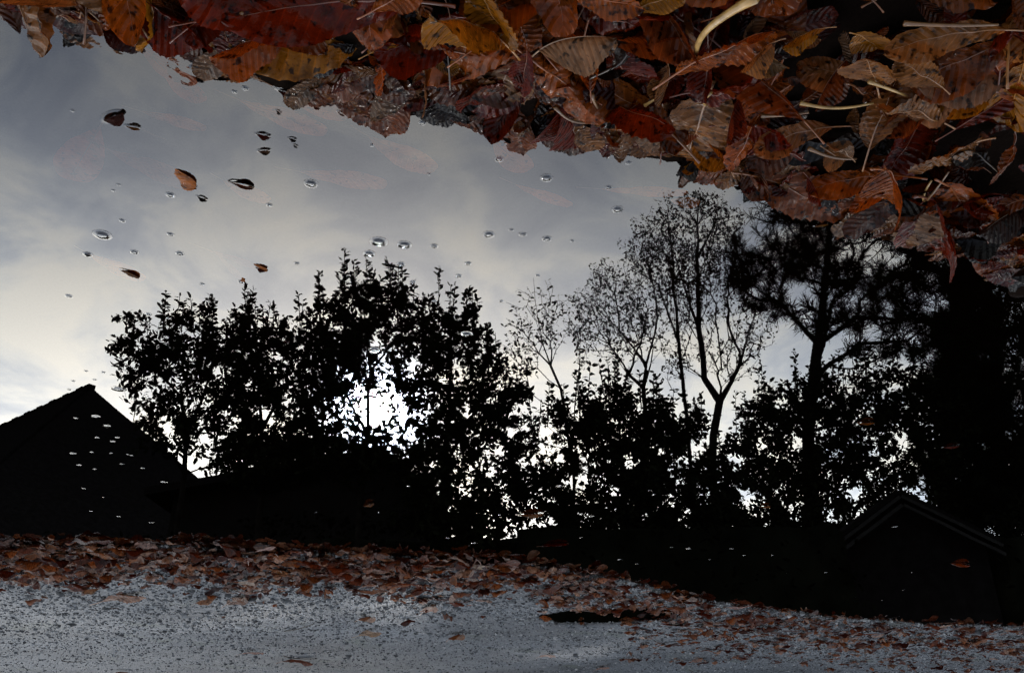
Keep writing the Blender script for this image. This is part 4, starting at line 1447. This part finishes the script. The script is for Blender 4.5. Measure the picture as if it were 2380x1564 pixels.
# finer crumbs among them
cs = far_sample(3500, np.random.default_rng(78))
cg = ground(cs[:, 0], cs[:, 1], 0.005)
cg[:, 2] = np.maximum(height(cg[:, 0], cg[:, 1]), -0.001) + rng.uniform(.001, .006, len(cg))
cols = np.array([PALF[i] * rng.uniform(.5, 1.4) for i in rng.integers(0, len(PALF), len(cg))])
litter('leaf_crumbs', cg, rng.uniform(0, 6.28, len(cg)), rng.normal(0, .25, len(cg)), rng.normal(0, .4, len(cg)), rng.uniform(.012, .04, len(cg)), cols, M_DRYL,
       'crumbled leaf bits scattered along the far edge of the puddle')

FARL = []
for i in np.where(indiv)[0]:
    u, v = fs[i]
    p = gf[i].copy()
    p[2] = max(float(height(p[0], p[1])), 0.0) + rng.uniform(.006, .02)
    L = rng.uniform(.06, .115)
    yaw, tl = rng.uniform(0, 6.28), rng.normal(0, .06)
    dv = np.array([math.cos(yaw) * math.cos(tl), math.sin(yaw) * math.cos(tl), math.sin(tl)]) * L
    ci = int(rng.integers(0, len(PALF)))
    cn = ['brown', 'tan', 'orange-brown', 'dark red-brown', 'pale grey-brown', 'ochre'][ci]
    put_leaf(p - dv * .4, p + dv * .6, rng.normal(0, .16), int(rng.choice([0, 1, 2, 4, 5, 6, 7, 8])), tuple(PALF[ci]), dry=True, group='leaves on the far bank', thick=.4)
    LEAVES[-1]['col'] = cn
    LEAVES[-1]['uv'] = (u, v)

SCAT = [(240, 1385, 345, 1378, 'pale curled leaf on the grey asphalt at lower left, with a dark shadow'),
        (190, 1368, 230, 1362, 'reddish leaf on the asphalt near the left margin'),
        (455, 1395, 500, 1388, 'faint tan leaf on the asphalt left of centre'),
        (530, 1400, 575, 1388, 'speckled orange leaf alone on the asphalt, lower left'),
        (655, 1528, 735, 1524, 'pinkish leaf alone near the bottom edge, left of centre'),
        (565, 1508, 615, 1506, 'pale leaf with a green tuft beside it near the bottom'),
        (270, 1555, 310, 1552, 'pale leaf at the bottom edge, lower left'),
        (835, 1468, 890, 1462, 'brown leaf on the open asphalt, bottom centre'),
        (1045, 1476, 1075, 1466, 'orange leaf on the open asphalt, bottom centre'),
        (835, 1432, 870, 1422, 'tan leaf on the asphalt below the leaf drift'),
        (985, 1412, 1015, 1400, 'ochre curled leaf just below the leaf drift at centre'),
        (1385, 1546, 1415, 1542, 'pale pink leaf at the bottom edge right of centre'),
        (690, 1362, 720, 1350, 'tan leaf on the lower fringe of the drift, left of centre'),
        (1255, 1518, 1290, 1512, 'small brown leaf on mossy asphalt, bottom centre right')]
for (u0, v0, u1, v1, lab) in SCAT:
    a, b = ground(u0, v0, .02), ground(u1, v1, .02)
    for p in (a, b):
        p[2] = float(height(p[0], p[1])) + .012
    put_leaf(a, b, rng.normal(0, .25), int(rng.choice([0, 2, 5, 7, 8])), (.125, .075, .052) if 'orange' not in lab else (.10, .04, .014), dry=True,
             label=lab, group='single leaves on the asphalt', wide=.9, thick=.5)

# labels for the leaves that have none yet: colour, size and the named leaf they lie beside
used = {l['label'] for l in LEAVES if l['label']}


def px_of(p):
    d = np.asarray(p) - np.array([0, 0, CAM_H])
    f = d[1] * math.cos(PITCH) - d[2] * math.sin(PITCH)
    up = d[1] * math.sin(PITCH) + d[2] * math.cos(PITCH)
    return np.array([1190 - d[0] / f * FPX, 782 + up / f * FPX])


anch = [(px_of(h['p']), h['label']) for h in HEROES]
far_anch = [(np.array([200, 1290.]), 'the left end of the far drift'), (np.array([500, 1310.]), 'the far drift under the low building'),
            (np.array([640, 1285.]), 'the orange leaf at the far waterline'), (np.array([850, 1310.]), 'the far drift below the sun'),
            (np.array([1060, 1330.]), 'the far drift below the lone shoot'), (np.array([1230, 1300.]), 'the bright gap at the far waterline'),
            (np.array([1412, 1433.]), 'the small second puddle'), (np.array([1650, 1410.]), 'the sloping far waterline'),
            (np.array([1900, 1450.]), 'the waterline below the gabled shed'), (np.array([2180, 1500.]), 'the lower right corner'),
            (np.array([1800, 1520.]), 'the leaf streaks at lower right')]
seen_lab = {}
for l in LEAVES:
    if l['label']:
        continue
    q = px_of(l['p'])
    size = 'small' if l['L'] < .06 else ('large' if l['L'] > .085 else 'middling')
    pool = anch if q[1] < 900 else far_anch
    ds = [np.hypot(*(q - a[0])) for a in pool]
    lab = None
    for k in np.argsort(ds)[:9]:
        d = q - pool[k][0]
        side = ('right of' if d[0] > 0 else 'left of') if abs(d[0]) > abs(d[1]) else ('below' if d[1] > 0 else 'above')
        a = pool[k][1]
        if pool is anch:
            a = 'the ' + ' '.join(a.replace(',', '').split()[:6])
            for stop in (' at the', ' at', ' under the', ' above the', ' lying', ' standing', ' with', ' seen', ' by the', ' pointing', ' in', ' beside the', ' and', ' on the', ' of', ' near', ' near the', ' the', ' lying in', ' lying on', ' to'):
                if a.endswith(stop):
                    a = a[:-len(stop)]
        t = f"{size} {l['col']} leaf {side} {a}"
        if t not in seen_lab:
            lab = t
            break
    if lab is None:
        lab = t
    seen_lab[lab] = 1
    l['o']['label'] = lab

# ------------------------------------------------------------------ bubbles
def bubble_mesh():
    prof = [(1.75, .0), (1.45, .02), (1.2, .07), (1.05, .17), (1.0, .24), (.93, .40), (.78, .56), (.58, .68), (.33, .76), (.12, .79)]
    n = 22
    V = [(rr2 * math.cos(a * 2 * math.pi / n), rr2 * math.sin(a * 2 * math.pi / n), z) for (rr2, z) in prof for a in range(n)]
    V.append((0, 0, .8))
    F = []
    for i in range(len(prof) - 1):
        for a in range(n):
            b = (a + 1) % n
            F.append((i * n + a, i * n + b, (i + 1) * n + b, (i + 1) * n + a))
    i = len(prof) - 1
    for a in range(n):
        F.append((i * n + a, i * n + (a + 1) % n, len(V) - 1))
    return mesh_from('bubble', V, F, [M_BUBBLE])


BM = bubble_mesh()
BUB = [(238, 546, 34), (284, 513, 12), (396, 545, 14), (312, 586, 16), (418, 589, 16), (204, 591, 18), (880, 562, 36), (940, 569, 30),
       (1009, 572, 16), (858, 590, 24), (1136, 545, 24), (1215, 545, 16), (1188, 535, 10), (1271, 555, 20), (932, 614, 18), (1088, 612, 14), (1066, 641, 14),
       (1435, 487, 24), (723, 427, 28), (864, 338, 9), (1132, 281, 12), (982, 286, 15), (890, 228, 14), (828, 205, 13), (795, 208, 20), (570, 206, 14), (545, 214, 11),
       (1160, 370, 19), (1270, 414, 26), (1415, 436, 14), (1461, 379, 12), (997, 405, 8), (396, 453, 18), (626, 477, 12), (275, 430, 8),
       (263, 443, 8), (160, 688, 14), (168, 258, 8), (345, 730, 12), (392, 740, 10), (470, 660, 10), (690, 612, 12), (560, 655, 12), (275, 904, 32),
       (160, 905, 10), (200, 862, 8), (240, 865, 8), (220, 882, 7), (170, 885, 8), (176, 972, 13), (222, 968, 22), (248, 990, 20), (226, 1017, 14), (272, 1017, 14),
       (262, 1026, 14), (170, 1054, 20), (214, 1051, 13), (184, 1081, 18), (220, 1090, 12), (283, 1078, 13), (306, 1058, 11), (332, 1088, 12), (194, 1135, 14),
       (212, 1188, 13), (276, 1200, 14), (352, 1214, 16), (182, 1272, 14), (296, 1056, 9), (258, 1053, 9), (240, 1155, 8), (380, 1120, 20), (545, 1000, 14),
       (250, 1258, 14), (1160, 1196, 10), (870, 812, 26), (1084, 776, 26), (950, 1130, 10), (880, 1190, 10), (1180, 1160, 20), (1300, 1130, 22),
       (1510, 1140, 14), (2080, 1224, 18), (1730, 1290, 14), (1600, 1275, 20), (1560, 1272, 12), (1700, 1275, 16), (1795, 1290, 10), (1830, 1330, 12), (2100, 1370, 8),
       (1990, 1390, 8), (2050, 1394, 8), (1650, 1300, 12), (1440, 1300, 20), (1480, 1310, 14), (1920, 1330, 12), (2120, 1330, 10), (735, 1190, 9), (1040, 1250, 16),
       (1100, 1262, 22), (1000, 1300, 22), (930, 1315, 16), (1350, 1250, 14), (1165, 700, 10), (960, 655, 12), (1010, 700, 10), (1250, 640, 10), (1330, 560, 9)]
bl = []
for (u, v, wpx) in BUB:
    p = ground(u, v)
    d = np.linalg.norm(p - np.array([0, 0, CAM_H]))
    R = wpx * d / FPX / 2 / 1.5
    o = obj('bubble', BM)
    o.location = (p[0], p[1], 0.0002)
    if v > 900:
        R *= .8
    o.scale = (R, R, R * (rng.uniform(.35, .55) if v < 900 else rng.uniform(.15, .3)))
    bl.append((u, v, wpx, o))
areas = [((0, 250, 600, 700), 'open water at left'), ((0, 700, 420, 905), 'pale water left of the leftmost shrub'),
         ((0, 905, 420, 1300), 'the black hipped roof reflection'), ((600, 0, 1000, 480), 'open water below the bank, left of centre'),
         ((1000, 0, 1500, 480), 'open water below the bank, right of centre'), ((600, 480, 1000, 660), 'open water above the tallest shoots'),
         ((1000, 480, 1500, 660), 'open water left of the bare trees'), ((420, 650, 1250, 1140), 'the shrub reflections'),
         ((420, 1140, 1250, 1400), 'the black reflection near the far waterline'), ((1250, 650, 1700, 1240), 'the dark bush reflection'),
         ((1250, 1240, 2400, 1500), 'the black reflection at lower right'), ((1700, 650, 2400, 1240), 'the gabled shed reflection')]
by = {}
for (u, v, wpx, o) in bl:
    nm = 'the water'
    for (a, b, c, d), t in areas:
        if a <= u < c and b <= v < d:
            nm = t
            break
    by.setdefault(nm, []).append((u, v, wpx, o))
ORD = ['', 'second ', 'third ', 'fourth ', 'fifth ', 'sixth ', 'seventh ', 'eighth ', 'ninth ', 'tenth ', 'eleventh ', 'twelfth ']
for nm, L_ in by.items():
    L_.sort(key=lambda t: t[0])
    big = max(L_, key=lambda t: t[2])
    for i, (u, v, wpx, o) in enumerate(L_):
        if (u, v) == big[:2]:
            lab = f'largest bubble on {nm}'
        elif i < len(ORD):
            lab = f'{ORD[i]}bubble from the left on {nm}' if i else f'leftmost bubble on {nm}'
        else:
            k = len(L_) - 1 - i
            lab = f'{ORD[k]}bubble from the right on {nm}' if k and k < len(ORD) else (f'rightmost bubble on {nm}' if k == 0 else f'tiny bubble on {nm}')
        tag(o, lab, 'bubble', 'bubbles on the puddle')

# ------------------------------------------------------------------ grit and twigs on the far asphalt
r = np.random.default_rng(91)
ng = 86000
uu = r.uniform(-700, 3000, ng)
ee = np.interp(uu, FAR_PX[:, 0], FAR_PX[:, 1])
vv = ee - 3 + (1575 - ee) * r.uniform(0, 1, ng)
gp = ground(uu, vv, 0.0)
gp[:, 2] = height(gp[:, 0], gp[:, 1])
ok = gp[:, 2] > -0.003
gp = gp[ok]
OV = np.array([(1, 0, 0), (-1, 0, 0), (0, 1, 0), (0, -1, 0), (0, 0, .8), (0, 0, -.8)], float)
OF = np.array([(0, 2, 4), (2, 1, 4), (1, 3, 4), (3, 0, 4), (2, 0, 5), (1, 2, 5), (3, 1, 5), (0, 3, 5)])
V, F = scatter(OV, OF, gp, r.normal(size=(len(gp), 3)), r.lognormal(math.log(.0038), .5, len(gp)), r)
o = obj('gravel', mesh_from('gravel', V, F, [M_GRIT], smooth=False))
tag(o, 'fine loose grit on the grey asphalt', 'gravel', kind='stuff')

TW = [(660, 1512, 735, 1516, 'short dark twig near the pink leaf at the bottom'), (665, 1455, 725, 1440, 'dark twig slanting on the asphalt left of centre'),
      (1600, 1545, 1640, 1551, 'dark curved twig near the bottom edge, right of centre'), (1770, 1505, 1795, 1512, 'tiny dark twig among the leaf streaks'),
      (1560, 1444, 1595, 1434, 'pale twig end by the small second puddle'), (145, 1522, 190, 1524, 'dark twig at the left margin near the bottom')]
for (u0, v0, u1, v1, lab) in TW:
    a, b = ground(u0, v0), ground(u1, v1)
    a[2] = float(height(a[0], a[1])) + .005
    b[2] = float(height(b[0], b[1])) + .006
    line = [(b - a) * f + np.array([0, 0, .008 * math.sin(math.pi * f)]) + np.array([.01 * math.sin(5 * f), 0, 0]) for f in np.linspace(0, 1, 9)]
    V, F = polytube(line, .0028 * np.linspace(1, .5, 9), 6)
    o = obj('twig', mesh_from('twig', V, F, [M_TWIG]))
    o.location = tuple(a)
    tag(o, lab, 'twig', 'twigs on the asphalt')
